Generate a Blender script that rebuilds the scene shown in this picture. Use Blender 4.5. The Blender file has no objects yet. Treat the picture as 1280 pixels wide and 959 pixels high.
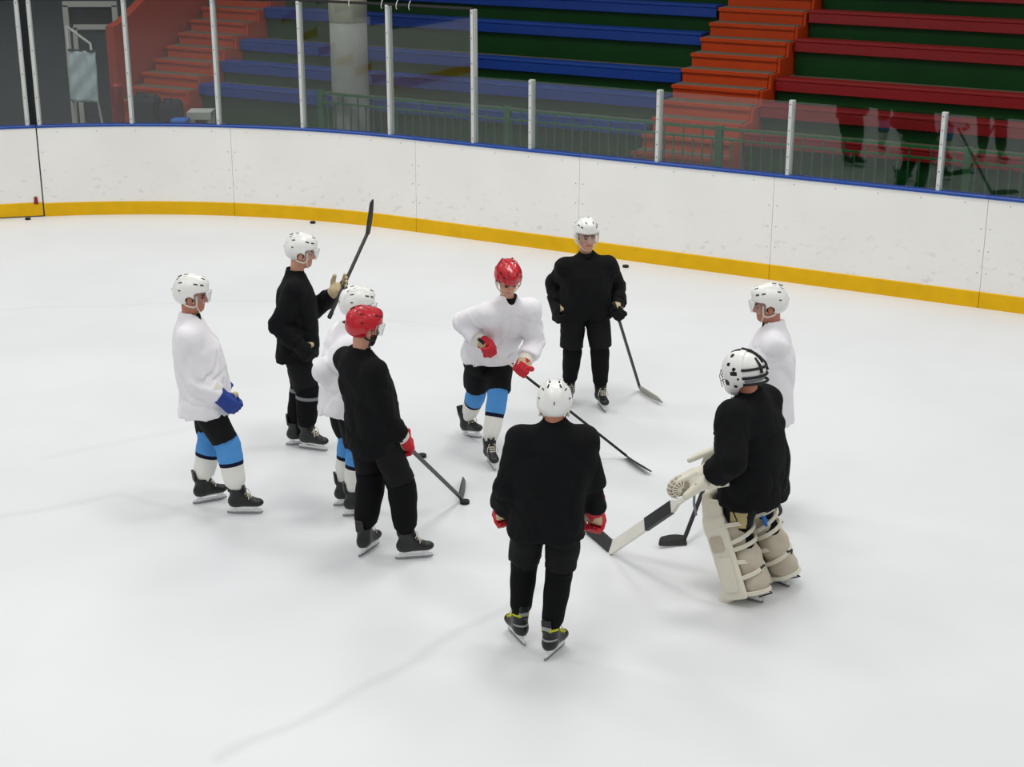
import bpy, math, random
import numpy as np
from mathutils import Vector, Matrix
random.seed(7)
sc = bpy.context.scene
COL = sc.collection
PI = math.pi

# ------------------------------------------------------------------ camera, world, lights, exposure
F_PX, PITCH, CAM_H = 2000.0, math.radians(18.6), 4.9
cam_d = bpy.data.cameras.new('camera'); cam = bpy.data.objects.new('camera', cam_d); COL.objects.link(cam)
cam.location = (0, 0, CAM_H); cam.rotation_euler = (PI/2 - PITCH, 0, 0)
cam_d.sensor_width = 36; cam_d.lens = F_PX/1280*36; cam_d.clip_end = 300
sc.camera = cam
w = bpy.data.worlds.new('arena_ambient'); sc.world = w; w.use_nodes = True
w.node_tree.nodes['Background'].inputs[0].default_value = (0.95, 0.98, 1.0, 1)
w.node_tree.nodes['Background'].inputs[1].default_value = 0.36
vs = sc.view_settings
vs.view_transform = 'Standard'; vs.look = 'None'; vs.gamma = 1; vs.use_curve_mapping = False
vs.exposure = 0.0
def lamp(x, y, z, sx, sy, power):
    d = bpy.data.lights.new('rink_lamp', 'AREA'); d.shape = 'RECTANGLE'; d.size = sx; d.size_y = sy
    d.energy = power; d.spread = math.radians(140); d.color = (1, 0.985, 0.955)
    o = bpy.data.objects.new('rink_lamp', d); COL.objects.link(o); o.location = (x, y, z); o.rotation_euler = (0, 0, math.radians(-29.73))
# lamp rows hang over the ice only, parallel to the long boards (rows run 29.7 degrees off the camera axis)
for D, p in ((-2.2, 102), (-7.2, 86), (-12.2, 65), (-17.2, 54), (-22.2, 54)):
    for s_ in (-5.5, 0.5, 6.5, 12.5, 18.5):
        lamp(-1.483+.8684*s_+.4959*D, 21.02-.4959*s_+.8684*D, 8.5, 2.4, 1.2, p*(1.15 if s_ < 8 else .85))

# ------------------------------------------------------------------ pixel <-> place helpers (frame 1280 x 959)
CT, ST = math.cos(PITCH), math.sin(PITCH)
def ray(px, py):
    u = (px-640)/F_PX; v = (479.5-py)/F_PX
    return Vector((u, CT+v*ST, -ST+v*CT))
def gnd(px, py, z=0.0):
    r = ray(px, py); t = (z-CAM_H)/r.z
    return Vector((0, 0, CAM_H)) + t*r
def at(px, py, Y):
    r = ray(px, py); return Vector((0, 0, CAM_H)) + (Y/r.y)*r

# ------------------------------------------------------------------ materials
def lin(c):
    return tuple(((v/255)/12.92 if v/255 <= .04045 else ((v/255+.055)/1.055)**2.4) for v in c)
MATS = {}
def mat(name, rgb, rough=.6, spec=.4, var=.06, vscale=14., bump=0., bscale=60., metal=0.):
    if name in MATS: return MATS[name]
    m = bpy.data.materials.new(name); m.use_nodes = True; MATS[name] = m
    nt = m.node_tree; b = nt.nodes['Principled BSDF']; c = lin(rgb)
    tc = nt.nodes.new('ShaderNodeTexCoord'); nz = nt.nodes.new('ShaderNodeTexNoise')
    nz.inputs['Scale'].default_value = vscale; nz.inputs['Detail'].default_value = 4
    nt.links.new(tc.outputs['Object'], nz.inputs['Vector'])
    mx = nt.nodes.new('ShaderNodeMix'); mx.data_type = 'RGBA'
    mx.inputs[6].default_value = tuple(v*(1-var) for v in c)+(1,)
    mx.inputs[7].default_value = tuple(min(1, v*(1+var)) for v in c)+(1,)
    nt.links.new(nz.outputs['Fac'], mx.inputs[0]); nt.links.new(mx.outputs[2], b.inputs['Base Color'])
    b.inputs['Roughness'].default_value = rough; b.inputs['Specular IOR Level'].default_value = spec
    b.inputs['Metallic'].default_value = metal
    if bump > 0:
        n2 = nt.nodes.new('ShaderNodeTexNoise'); n2.inputs['Scale'].default_value = bscale
        nt.links.new(tc.outputs['Object'], n2.inputs['Vector'])
        bp = nt.nodes.new('ShaderNodeBump'); bp.inputs['Strength'].default_value = bump; bp.inputs['Distance'].default_value = .01
        nt.links.new(n2.outputs['Fac'], bp.inputs['Height']); nt.links.new(bp.outputs['Normal'], b.inputs['Normal'])
    return m
def glass_mat(name, tint, f0, haze=0.0):
    m = bpy.data.materials.new(name); m.use_nodes = True; MATS[name] = m
    nt = m.node_tree; nt.nodes.clear()
    out = nt.nodes.new('ShaderNodeOutputMaterial'); tr = nt.nodes.new('ShaderNodeBsdfTransparent'); tr.inputs[0].default_value = tint+(1,)
    gl = nt.nodes.new('ShaderNodeBsdfGlossy'); gl.inputs['Roughness'].default_value = .02
    lw = nt.nodes.new('ShaderNodeLayerWeight'); lw.inputs[0].default_value = .5
    pw = nt.nodes.new('ShaderNodeMath'); pw.operation = 'POWER'; pw.inputs[1].default_value = 5
    ma = nt.nodes.new('ShaderNodeMath'); ma.operation = 'MULTIPLY_ADD'; ma.inputs[1].default_value = .9-f0; ma.inputs[2].default_value = f0
    mix = nt.nodes.new('ShaderNodeMixShader')
    nt.links.new(lw.outputs['Facing'], pw.inputs[0]); nt.links.new(pw.outputs[0], ma.inputs[0]); nt.links.new(ma.outputs[0], mix.inputs[0])
    nt.links.new(tr.outputs[0], mix.inputs[1]); nt.links.new(gl.outputs[0], mix.inputs[2])
    nt.links.new(mix.outputs[0], out.inputs[0])
    return m

def ice_mat():
    m = bpy.data.materials.new('ice'); m.use_nodes = True
    nt = m.node_tree; b = nt.nodes['Principled BSDF']; L = nt.links
    geo = nt.nodes.new('ShaderNodeNewGeometry')
    def math_(op, a, bb=None, c=None):
        n = nt.nodes.new('ShaderNodeMath'); n.operation = op
        for i, v in enumerate((a, bb, c)):
            if v is None: continue
            if isinstance(v, (int, float)): n.inputs[i].default_value = v
            else: L.new(v, n.inputs[i])
        return n.outputs[0]
    warp = nt.nodes.new('ShaderNodeTexNoise'); warp.inputs['Scale'].default_value = .7; warp.inputs['Detail'].default_value = 5
    L.new(geo.outputs['Position'], warp.inputs['Vector'])
    vm = nt.nodes.new('ShaderNodeVectorMath'); vm.operation = 'MULTIPLY_ADD'
    vm.inputs[1].default_value = (.5, .5, 0); L.new(warp.outputs['Color'], vm.inputs[0]); L.new(geo.outputs['Position'], vm.inputs[2])
    P = vm.outputs[0]
    total = None
    # faint skate-worn tracks with a shape of their own
    segs = [((-8, 16.9), (-2.6, 17.5), .05, .5), ((-1.6, 7.9), (.25, 10.1), .07, .8), ((-4.4, 11.2), (-3.2, 11.75), .08, .6),
            ((-3.2, 11.75), (-2.2, 11.2), .07, .5), ((-3.9, 12.6), (-2.6, 13.4), .1, .4), ((-2.6, 17.5), (-.4, 16.2), .05, .4)]
    for (ax, ay), (bx_, by_), wd, amp in segs:
        d = Vector((bx_-ax, by_-ay, 0)); Ln = d.length; d /= Ln
        sub = nt.nodes.new('ShaderNodeVectorMath'); sub.operation = 'SUBTRACT'; L.new(P, sub.inputs[0]); sub.inputs[1].default_value = (ax+.25, ay+.25, 0)
        dt = nt.nodes.new('ShaderNodeVectorMath'); dt.operation = 'DOT_PRODUCT'; L.new(sub.outputs[0], dt.inputs[0]); dt.inputs[1].default_value = d
        dn = nt.nodes.new('ShaderNodeVectorMath'); dn.operation = 'DOT_PRODUCT'; L.new(sub.outputs[0], dn.inputs[0]); dn.inputs[1].default_value = (-d.y, d.x, 0)
        tcl = math_('MINIMUM', math_('MAXIMUM', dt.outputs['Value'], 0.), Ln)
        over = math_('SUBTRACT', dt.outputs['Value'], tcl)
        dist = math_('SQRT', math_('ADD', math_('MULTIPLY', over, over), math_('MULTIPLY', dn.outputs['Value'], dn.outputs['Value'])))
        v = math_('MULTIPLY', math_('MAXIMUM', math_('SUBTRACT', 1., math_('DIVIDE', dist, wd)), 0.), amp)
        total = v if total is None else math_('MAXIMUM', total, v)
    big = nt.nodes.new('ShaderNodeTexNoise'); big.inputs['Scale'].default_value = .55; big.inputs['Detail'].default_value = 6
    L.new(geo.outputs['Position'], big.inputs['Vector'])
    sm = math_('MULTIPLY', math_('SUBTRACT', big.outputs['Fac'], .5), .9)
    fac = nt.nodes.new('ShaderNodeClamp'); L.new(math_('ADD', math_('MULTIPLY', total, .55), math_('ADD', sm, .12)), fac.inputs[0])
    mx = nt.nodes.new('ShaderNodeMix'); mx.data_type = 'RGBA'
    mx.inputs[6].default_value = (.76, .775, .785, 1); mx.inputs[7].default_value = (.60, .615, .63, 1)
    L.new(fac.outputs[0], mx.inputs[0]); L.new(mx.outputs[2], b.inputs['Base Color'])
    b.inputs['Roughness'].default_value = .34; b.inputs['Specular IOR Level'].default_value = .32
    sc2 = nt.nodes.new('ShaderNodeTexNoise'); sc2.inputs['Scale'].default_value = 25; sc2.inputs['Detail'].default_value = 6
    L.new(geo.outputs['Position'], sc2.inputs['Vector'])
    bp = nt.nodes.new('ShaderNodeBump'); bp.inputs['Strength'].default_value = .12; bp.inputs['Distance'].default_value = .004
    L.new(sc2.outputs['Fac'], bp.inputs['Height']); L.new(bp.outputs['Normal'], b.inputs['Normal'])
    return m

def board_mat():
    m = bpy.data.materials.new('scuffed_white_board'); m.use_nodes = True
    nt = m.node_tree; b = nt.nodes['Principled BSDF']; L = nt.links
    geo = nt.nodes.new('ShaderNodeNewGeometry')
    mp = nt.nodes.new('ShaderNodeMapping'); mp.inputs['Scale'].default_value = (9, 9, 16); L.new(geo.outputs['Position'], mp.inputs[0])
    n1 = nt.nodes.new('ShaderNodeTexNoise'); n1.inputs['Scale'].default_value = 1.0; n1.inputs['Detail'].default_value = 3; L.new(mp.outputs[0], n1.inputs['Vector'])
    r1 = nt.nodes.new('ShaderNodeValToRGB'); r1.color_ramp.elements[0].position = .60; r1.color_ramp.elements[1].position = .72
    L.new(n1.outputs['Fac'], r1.inputs[0])
    # puck marks and scuffs gather on the lower half of the boards
    sx = nt.nodes.new('ShaderNodeSeparateXYZ'); L.new(geo.outputs['Position'], sx.inputs[0])
    mr = nt.nodes.new('ShaderNodeMapRange'); mr.inputs[1].default_value = .95; mr.inputs[2].default_value = .25; L.new(sx.outputs['Z'], mr.inputs[0])
    mu = nt.nodes.new('ShaderNodeMath'); mu.operation = 'MULTIPLY'; L.new(r1.outputs[0], mu.inputs[0]); L.new(mr.outputs[0], mu.inputs[1])
    n2 = nt.nodes.new('ShaderNodeTexNoise'); n2.inputs['Scale'].default_value = 1.3; n2.inputs['Detail'].default_value = 5; L.new(geo.outputs['Position'], n2.inputs['Vector'])
    m2 = nt.nodes.new('ShaderNodeMath'); m2.operation = 'MULTIPLY_ADD'; m2.inputs[1].default_value = .22; L.new(n2.outputs['Fac'], m2.inputs[0]); 
    m3 = nt.nodes.new('ShaderNodeMath'); m3.operation = 'MULTIPLY'; m3.inputs[1].default_value = .3; L.new(mu.outputs[0], m3.inputs[0]); L.new(m3.outputs[0], m2.inputs[2])
    mx = nt.nodes.new('ShaderNodeMix'); mx.data_type = 'RGBA'; mx.inputs[6].default_value = (.93, .915, .875, 1); mx.inputs[7].default_value = (.42, .41, .39, 1)
    L.new(m2.outputs[0], mx.inputs[0]); L.new(mx.outputs[2], b.inputs['Base Color']); b.inputs['Roughness'].default_value = .38
    return m

M_ICE, M_BOARD = ice_mat(), board_mat()
M_GLASS = glass_mat('rink_glass', (.89, .92, .91), .052)
M_VISOR = glass_mat('visor_plastic', (.93, .94, .94), .06)
M_YEL = mat('kickplate_yellow', (226, 176, 6), .5, .2, .14, 5)
M_BLUECAP = mat('cap_blue', (20, 68, 150), .4)
M_ALU = mat('stanchion_aluminium', (206, 208, 205), .45, .4, .05)
M_BLACKM = mat('black_metal', (14, 14, 15), .5)
M_SEAM = mat('seam_dark', (70, 68, 64), .8)
M_GREEN = mat('riser_green', (6, 58, 16), .55, .25, .3, 1.6)
M_RAILG = mat('railing_green', (30, 92, 48), .5, .4, .15)
M_TREAD = mat('tread_concrete', (104, 96, 80), .85, .2, .2, 5)
M_ORANGE = mat('stair_orange', (186, 62, 14), .6, .25, .18, 3)
M_PINK = mat('parapet_orange', (168, 56, 30), .65, .3, .12, 2)
M_RED = mat('bench_red', (134, 18, 22), .36, .4, .14, 3)
M_BLUE = mat('bench_blue', (8, 54, 136), .36, .4, .14, 3)
M_DARK = mat('bracket_dark', (18, 20, 20), .6)
M_CONC = mat('column_concrete', (150, 150, 146), .9, .2, .14, 7, .4, 30)
M_CREAM = mat('column_cream', (206, 200, 178), .7)
M_WALLD = mat('wall_dark', (52, 60, 64), .85, .2, .12, 1.5)
M_CONCF = mat('concourse_floor', (70, 74, 70), .85, .2, .2, 2)
M_DOORW = mat('door_white', (190, 190, 182), .6)
M_TARP = mat('tarp_grey', (170, 182, 186), .5, .3, .15, 4, .6, 9)
M_BAG = mat('bag_dark', (42, 44, 48), .8, .2, .2)
M_RUB = mat('puck_rubber', (14, 14, 15), .6, .35)
M_JW = mat('jersey_white', (236, 234, 238), .85, .15, .05, 9, .25, 160)
M_JB = mat('jersey_black', (15, 16, 18), .9, .18, .15, 9, .25, 160)
M_PB = mat('pants_black', (14, 15, 17), .8, .22, .15, 8, .2, 120)
M_SKB = mat('sock_black', (11, 12, 14), .9, .18, .15)
M_SKW = mat('sock_white', (230, 229, 222), .9, .15, .05)
M_SKBL = mat('sock_light_blue', (82, 148, 212), .85, .2, .05)
M_NAVY = mat('sock_navy', (16, 18, 48), .85, .2)
M_GREYT = mat('tape_grey', (120, 122, 124), .7)
M_HW = mat('helmet_white', (236, 236, 232), .3, .5, .03)
M_HR = mat('helmet_red', (188, 18, 34), .22, .6, .06)
M_STRAPW = mat('strap_white', (222, 218, 204), .6)
M_STRAPB = mat('strap_black', (20, 20, 22), .6)
M_SKIN = mat('skin', (206, 150, 126), .55, .4, .07, 18)
M_SKIN2 = mat('skin_ruddy', (188, 124, 100), .55, .4, .07, 18)
M_HAIR = mat('hair_dark', (48, 38, 32), .8)
M_EYE = mat('eye_dark', (44, 32, 28), .35)
M_LIP = mat('lip', (160, 84, 78), .5)
M_BOOT = mat('boot_black', (20, 21, 22), .42, .45, .2)
M_LACE = mat('lace_cream', (206, 200, 182), .8)
M_LACEY = mat('lace_yellow', (190, 190, 30), .7)
M_HOLD = mat('holder_white', (226, 227, 226), .4)
M_STEEL = mat('blade_steel', (150, 152, 155), .25, .5, .03, metal=1.)
M_GR = mat('glove_red', (190, 22, 40), .6)
M_GW = mat('glove_white', (222, 220, 208), .65)
M_GB = mat('glove_black', (12, 12, 15), .75, .2)
M_GBLUE = mat('glove_blue', (26, 58, 140), .6)
M_PALM = mat('glove_palm_tan', (198, 180, 142), .8)
M_CARB = mat('stick_carbon', (26, 27, 28), .4, .45)
M_STW = mat('stick_white', (224, 222, 212), .45)
M_STG = mat('blade_grey', (172, 170, 160), .6)
M_PAD = mat('pad_white', (222, 217, 200), .5, .35, .07, 6)
M_PADB = mat('pad_beige', (190, 180, 162), .75, .2, .14, 7)
M_PADT = mat('pant_patch_tan', (176, 162, 112), .75)
M_PBLUE = mat('patch_blue', (26, 110, 200), .5)
M_MGREY = mat('mask_grey', (150, 154, 158), .4)

# ------------------------------------------------------------------ mesh helpers
def new_mesh(name, V, Fc, mats, midx=None, smooth=False):
    me = bpy.data.meshes.new(name)
    me.from_pydata([tuple(v) for v in V] if not isinstance(V, np.ndarray) else V.tolist(), [], Fc.tolist() if isinstance(Fc, np.ndarray) else Fc)
    for m in (mats if isinstance(mats, (list, tuple)) else [mats]): me.materials.append(m)
    if midx is not None: me.polygons.foreach_set('material_index', np.asarray(midx, dtype=np.int32))
    if smooth: me.polygons.foreach_set('use_smooth', np.ones(len(me.polygons), dtype=bool))
    me.update(); return me
def obj(name, me, parent=None, mw=None):
    o = bpy.data.objects.new(name, me); COL.objects.link(o)
    if parent is not None:
        o.parent = parent
    o.matrix_basis = mw if mw is not None else Matrix()
    return o
def tag(o, label=None, cat=None, group=None, kind=None):
    if label: o['label'] = label
    if cat: o['category'] = cat
    if group: o['group'] = group
    if kind: o['kind'] = kind
    return o
def empty(name, loc=(0, 0, 0), rz=0):
    o = bpy.data.objects.new(name, None); COL.objects.link(o); o.location = loc; o.rotation_euler = (0, 0, rz)
    o.empty_display_size = .1
    return o
class MB:
    def __init__(s): s.V = []; s.F = []; s.M = []
    def add(s, V, F, mi=0):
        n = len(s.V); s.V += [tuple(v) for v in V]; s.F += [tuple(i+n for i in f) for f in F]; s.M += [mi]*len(F)
    def box(s, c, h, R=None, mi=0, ch=0.0):
        c = Vector(c); R = R or Matrix.Identity(3)
        if ch <= 0:
            V = [c + R @ Vector((x*h[0], y*h[1], z*h[2])) for x in (-1, 1) for y in (-1, 1) for z in (-1, 1)]
            s.add(V, [(0, 1, 3, 2), (4, 6, 7, 5), (0, 4, 5, 1), (2, 3, 7, 6), (0, 2, 6, 4), (1, 5, 7, 3)], mi)
        else:   # chamfered along local x (profile in yz)
            hy, hz = h[1], h[2]
            prof = [(-hy+ch, -hz), (hy-ch, -hz), (hy, -hz+ch), (hy, hz-ch), (hy-ch, hz), (-hy+ch, hz), (-hy, hz-ch), (-hy, -hz+ch)]
            V = [c + R @ Vector((x*h[0], a, b)) for x in (-1, 1) for a, b in prof]
            F = [(i, (i+1) % 8, 8+(i+1) % 8, 8+i) for i in range(8)] + [tuple(range(7, -1, -1)), tuple(range(8, 16))]
            s.add(V, F, mi)
    def tube(s, pts, r, n=8, mi=0, closed=False):
        pts = [Vector(p) for p in pts]; N = len(pts); rs = r if isinstance(r, (list, tuple)) else [r]*N
        V = []; up = None
        for i, p in enumerate(pts):
            t = (pts[(i+1) % N]-pts[i-1]) if closed else (pts[min(i+1, N-1)]-pts[max(i-1, 0)])
            t.normalize()
            if up is None: up = Vector((0, 0, 1)) if abs(t.z) < .9 else Vector((1, 0, 0))
            a = t.cross(up); a.normalize(); b = a.cross(t); up = b
            for k in range(n):
                an = 2*PI*k/n; V.append(p + rs[i]*(math.cos(an)*a + math.sin(an)*b))
        F = []
        for i in range(N if closed else N-1):
            j = (i+1) % N
            for k in range(n): F.append((i*n+k, i*n+(k+1) % n, j*n+(k+1) % n, j*n+k))
        if not closed: F += [tuple(range(n-1, -1, -1)), tuple((N-1)*n+k for k in range(n))]
        s.add(V, F, mi)
    def loft(s, rings, mis=None):
        n = len(rings[0]); V = [v for r in rings for v in r]; off = len(s.V)
        s.V += [tuple(v) for v in V]
        for i in range(len(rings)-1):
            for k in range(n):
                s.F.append((off+i*n+k, off+i*n+(k+1) % n, off+(i+1)*n+(k+1) % n, off+(i+1)*n+k)); s.M.append(mis[i] if mis else 0)
        s.F.append(tuple(off+k for k in range(n-1, -1, -1))); s.M.append(mis[0] if mis else 0)
        s.F.append(tuple(off+(len(rings)-1)*n+k for k in range(n))); s.M.append(mis[-1] if mis else 0)
    def mesh(s, name, mats, smooth=False): return new_mesh(name, s.V, s.F, mats, s.M, smooth)
    def build(s, name, mats, parent=None, smooth=False, mw=None): return obj(name, s.mesh(name, mats, smooth), parent, mw)

# ------------------------------------------------------------------ signed-distance sculpting on a grid (surface nets)
def axis(lo, hi, step, fine=None, fstep=None):
    a = [lo]
    while a[-1] < hi:
        x = a[-1]; a.append(x + (fstep if fine and fine[0]-step*.5 <= x <= fine[1] else step))
    return np.array(a, dtype=np.float32)
class Sculpt:
    def __init__(s, xs, ys, zs):
        s.ax = (xs, ys, zs); s.F = np.full((len(xs), len(ys), len(zs)), 1.0, dtype=np.float32)
    @classmethod
    def cube(cls, lo, hi, step): return cls(*[axis(lo[i], hi[i], step) for i in range(3)])
    def _sub(s, lo, hi):
        sl = []
        for i in range(3):
            a = s.ax[i]; i0 = max(0, int(np.searchsorted(a, lo[i]))-2); i1 = min(len(a), int(np.searchsorted(a, hi[i]))+2); sl.append(slice(i0, max(i1, i0)))
        return tuple(sl), s.ax[0][sl[0]][:, None, None], s.ax[1][sl[1]][None, :, None], s.ax[2][sl[2]][None, None, :]
    def _op(s, sl, d, op, k):
        f = s.F[sl]
        if f.size == 0: return
        if op == 'u':
            a, b = f, d
            if k > 0:
                h = np.maximum(k-np.abs(a-b), 0)/k; s.F[sl] = np.minimum(a, b)-h*h*k*.25
            else: s.F[sl] = np.minimum(a, b)
        else:
            b = -d
            if k > 0:
                h = np.maximum(k-np.abs(f-b), 0)/k; s.F[sl] = np.maximum(f, b)+h*h*k*.25
            else: s.F[sl] = np.maximum(f, b)
    def cone(s, a, b, ra, rb, k=.02, op='u', flat=(0, 0)):
        a = Vector(a); b = Vector(b); m = max(ra, rb)+k+.03
        sl, X, Y, Z = s._sub([min(a[i], b[i])-m for i in range(3)], [max(a[i], b[i])+m for i in range(3)])
        d = b-a; L2 = max(d.length_squared, 1e-9)
        px, py, pz = X-a.x, Y-a.y, Z-a.z
        tt = (px*d.x+py*d.y+pz*d.z)/L2; t = np.clip(tt, 0, 1)
        dd = np.sqrt((px-t*d.x)**2+(py-t*d.y)**2+(pz-t*d.z)**2) - (ra+(rb-ra)*t)
        L = math.sqrt(L2)
        if flat[0]: dd = np.maximum(dd, -tt*L)
        if flat[1]: dd = np.maximum(dd, (tt-1)*L)
        s._op(sl, dd.astype(np.float32), op, k)
    def _loc(s, X, Y, Z, c, R):
        px, py, pz = X-c[0], Y-c[1], Z-c[2]
        if R is None: return px, py, pz
        return [px*R[0][i]+py*R[1][i]+pz*R[2][i] for i in range(3)]
    def ell(s, c, r, R=None, k=.02, op='u'):
        m = max(r)+k+.03
        sl, X, Y, Z = s._sub([c[i]-m for i in range(3)], [c[i]+m for i in range(3)])
        x, y, z = s._loc(X, Y, Z, c, R)
        k0 = np.sqrt((x/r[0])**2+(y/r[1])**2+(z/r[2])**2); k1 = np.sqrt((x/r[0]**2)**2+(y/r[1]**2)**2+(z/r[2]**2)**2)
        s._op(sl, (k0*(k0-1)/np.maximum(k1, 1e-6)).astype(np.float32), op, k)
    def box(s, c, h, R=None, rd=.01, k=.01, op='u'):
        m = math.sqrt(sum(v*v for v in h))+k+.03
        sl, X, Y, Z = s._sub([c[i]-m for i in range(3)], [c[i]+m for i in range(3)])
        x, y, z = s._loc(X, Y, Z, c, R)
        qx, qy, qz = np.abs(x)-h[0]+rd, np.abs(y)-h[1]+rd, np.abs(z)-h[2]+rd
        dd = np.sqrt(np.maximum(qx, 0)**2+np.maximum(qy, 0)**2+np.maximum(qz, 0)**2)+np.minimum(np.maximum(qx, np.maximum(qy, qz)), 0)-rd
        s._op(sl, dd.astype(np.float32), op, k)
    def torso(s, secs, yaw, k=.03, ex=2.4, folds=0.0, ph=0.0):
        # secs: (z, cx, cy, half width, half depth) from the hem up, cross-sections turned to face yaw
        secs = sorted(secs); zz = np.array([q[0] for q in secs])
        m = max(max(q[3], q[4]) for q in secs)+k+.04
        lo = (min(q[1] for q in secs)-m, min(q[2] for q in secs)-m, zz[0]-.04); hi = (max(q[1] for q in secs)+m, max(q[2] for q in secs)+m, zz[-1]+.04)
        sl, X, Y, Z = s._sub(lo, hi)
        zf = Z.ravel()
        I = lambda j: np.interp(zf, zz, [q[j] for q in secs])[None, None, :]
        dx, dy = X-I(1), Y-I(2); c, sn = math.cos(yaw), math.sin(yaw)
        u = dx*c-dy*sn; v = dx*sn+dy*c          # u to the wearer's right, v forward
        rx, ry = I(3), I(4)
        if folds:
            an = np.arctan2(v/ry, u/rx); wt = np.clip((zz[0]+.75*(zz[-1]-zz[0])-Z)/(zz[-1]-zz[0]), 0, 1)
            mod = 1+folds*wt*(np.sin(5*an+ph)+.6*np.sin(9*an+2.1*ph+3*Z)+.4*np.sin(14*an-ph+7*Z))
            rx = rx*mod; ry = ry*mod
        q = (np.abs(u/rx)**ex+np.abs(v/ry)**ex)**(1/ex)
        d = (q-1)*np.minimum(rx, ry); d = np.maximum(d, np.maximum(zz[0]-Z, Z-zz[-1]))
        s._op(sl, d.astype(np.float32), 'u', k)
    def wrinkle(s, amp, ph, fr=1.0):
        X, Y, Z = s.ax[0][:, None, None], s.ax[1][None, :, None], s.ax[2][None, None, :]
        a = np.sin(fr*(17*X+9*Z)+ph+1.6*np.sin(fr*(8*Y-6*Z)+ph)); b = np.sin(fr*(-13*X+21*Y+11*Z)+2*ph+1.4*np.sin(fr*(11*X+5*Z)))
        c = np.sin(fr*(9*X-15*Y+26*Z)+3*ph+1.8*np.sin(fr*(14*Y+6*X)))
        s.F += (amp*(a+b+.7*c)).astype(np.float32)*(s.F < .2)
    def crease(s, amp, ph, ztop=9.0):
        X, Y, Z = s.ax[0][:, None, None], s.ax[1][None, :, None], s.ax[2][None, None, :]
        w1 = 1.3*np.sin(5.3*X+4.1*Y-6*Z+ph)+.7*np.sin(11*Y-7*Z+2*ph); w2 = 1.2*np.sin(6*Y-5*X+5*Z+3*ph)+.6*np.sin(13*X+4*Z)
        for a in (8.5*X+5*Y+5.5*Z+w1+ph, -7*X+8*Y+8*Z+w2-ph, 5*X-8*Y+11*Z+w1*.7+w2*.6):
            q = np.abs(np.sin(a)); s.F += (amp*np.clip((.42-q)/.42, 0, 1)**1.3*np.clip((ztop-Z)/.12, 0, 1)).astype(np.float32)*(s.F < .2)
    def mesh(s):
        F = s.F; xs, ys, zs = s.ax
        ins = F < 0
        n = ins[:-1, :-1, :-1].astype(np.int8)
        corners = [(i, j, k) for i in (0, 1) for j in (0, 1) for k in (0, 1)]
        cnt = np.zeros(n.shape, np.int8)
        def sh(A, c): return A[c[0]:A.shape[0]-1+c[0], c[1]:A.shape[1]-1+c[1], c[2]:A.shape[2]-1+c[2]]
        for c in corners: cnt += sh(ins, c)
        act = (cnt > 0) & (cnt < 8); I, J, K = np.nonzero(act)
        idx = np.full(act.shape, -1, np.int64); idx[I, J, K] = np.arange(len(I))
        acc = np.zeros((len(I), 3)); num = np.zeros(len(I))
        for a in corners:
            for d in range(3):
                if a[d]: continue
                b = list(a); b[d] = 1
                fa = F[I+a[0], J+a[1], K+a[2]]; fb = F[I+b[0], J+b[1], K+b[2]]
                cr = (fa < 0) != (fb < 0); t = np.where(cr, fa/np.where(cr, fa-fb, 1), 0)
                pa = np.stack([xs[I+a[0]], ys[J+a[1]], zs[K+a[2]]], 1); pb = np.stack([xs[I+b[0]], ys[J+b[1]], zs[K+b[2]]], 1)
                acc += np.where(cr[:, None], pa+(pb-pa)*t[:, None], 0); num += cr
        V = acc/np.maximum(num, 1)[:, None]
        Q = []
        for d in range(3):
            e, f = [(1, 2), (2, 0), (0, 1)][d]
            A = [slice(None)]*3; B = [slice(None)]*3
            A[d] = slice(0, -1); B[d] = slice(1, None)
            for q in (e, f): A[q] = slice(1, -1); B[q] = slice(1, -1)
            a, b = ins[tuple(A)], ins[tuple(B)]
            P = np.argwhere(a != b)
            if not len(P): continue
            fl = a[tuple(P.T)]
            P[:, e] += 1; P[:, f] += 1
            def cell(de, df):
                q = P.copy(); q[:, e] -= de; q[:, f] -= df
                return idx[q[:, 0], q[:, 1], q[:, 2]]
            qd = np.stack([cell(1, 1), cell(0, 1), cell(0, 0), cell(1, 0)], 1)
            Q.append(np.where(fl[:, None], qd, qd[:, ::-1]))
        return V, np.concatenate(Q)
    def bake(s, name, mats, mfn=None, off=None):
        V, Q = s.mesh()
        mi = None
        if mfn is not None:
            mi = mfn(V[Q].mean(1))
        if off is not None: V = V-np.array(off)
        return new_mesh(name, V, Q, mats, mi, True)
# ------------------------------------------------------------------ rink: ice, boards, glass
BA = Vector((-1.483, 21.02)); BU = Vector((.8684, -.4959)); BN = Vector((.4959, .8684))
ARC_R = 7.3; ARC_C = BA - BN*ARC_R; ARC_T = math.atan2(BN.y, BN.x)
def bp(s, D=0.0, z=0.0):
    """point on the boards: s metres along (0 = where the corner bend starts), D metres outwards"""
    if s >= 0: q = BA + BU*s + BN*D
    else:
        e = max(0.0, -s-ARC_R*PI/2); a = ARC_T + min(-s/ARC_R, PI/2)
        q = ARC_C + Vector((math.cos(a), math.sin(a)))*(ARC_R+D) - BN*e
    return Vector((q.x, q.y, z))
def lp(s, D, z=0.0):
    """point on the straight extension of the stand rows"""
    q = BA + BU*s + BN*D; return Vector((q.x, q.y, z))
def s_of(px, py, z):
    g = gnd(px, py, z); q = Vector((g.x, g.y)) - BA
    s = q.dot(BU)
    if s >= 0: return s
    v = Vector((g.x, g.y)) - ARC_C
    return -(math.atan2(v.y, v.x)-ARC_T)*ARC_R
def strip(s0, s1, prof, mats, name, parent, smooth=False):
    n = max(2, int(abs(s1-s0)/.22)+1); mb = MB()
    rings = [[bp(s0+(s1-s0)*i/(n-1), D, z) for D, z in prof] for i in range(n)]
    mb.loft(rings); o = mb.build(name, mats, parent); return o
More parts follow.
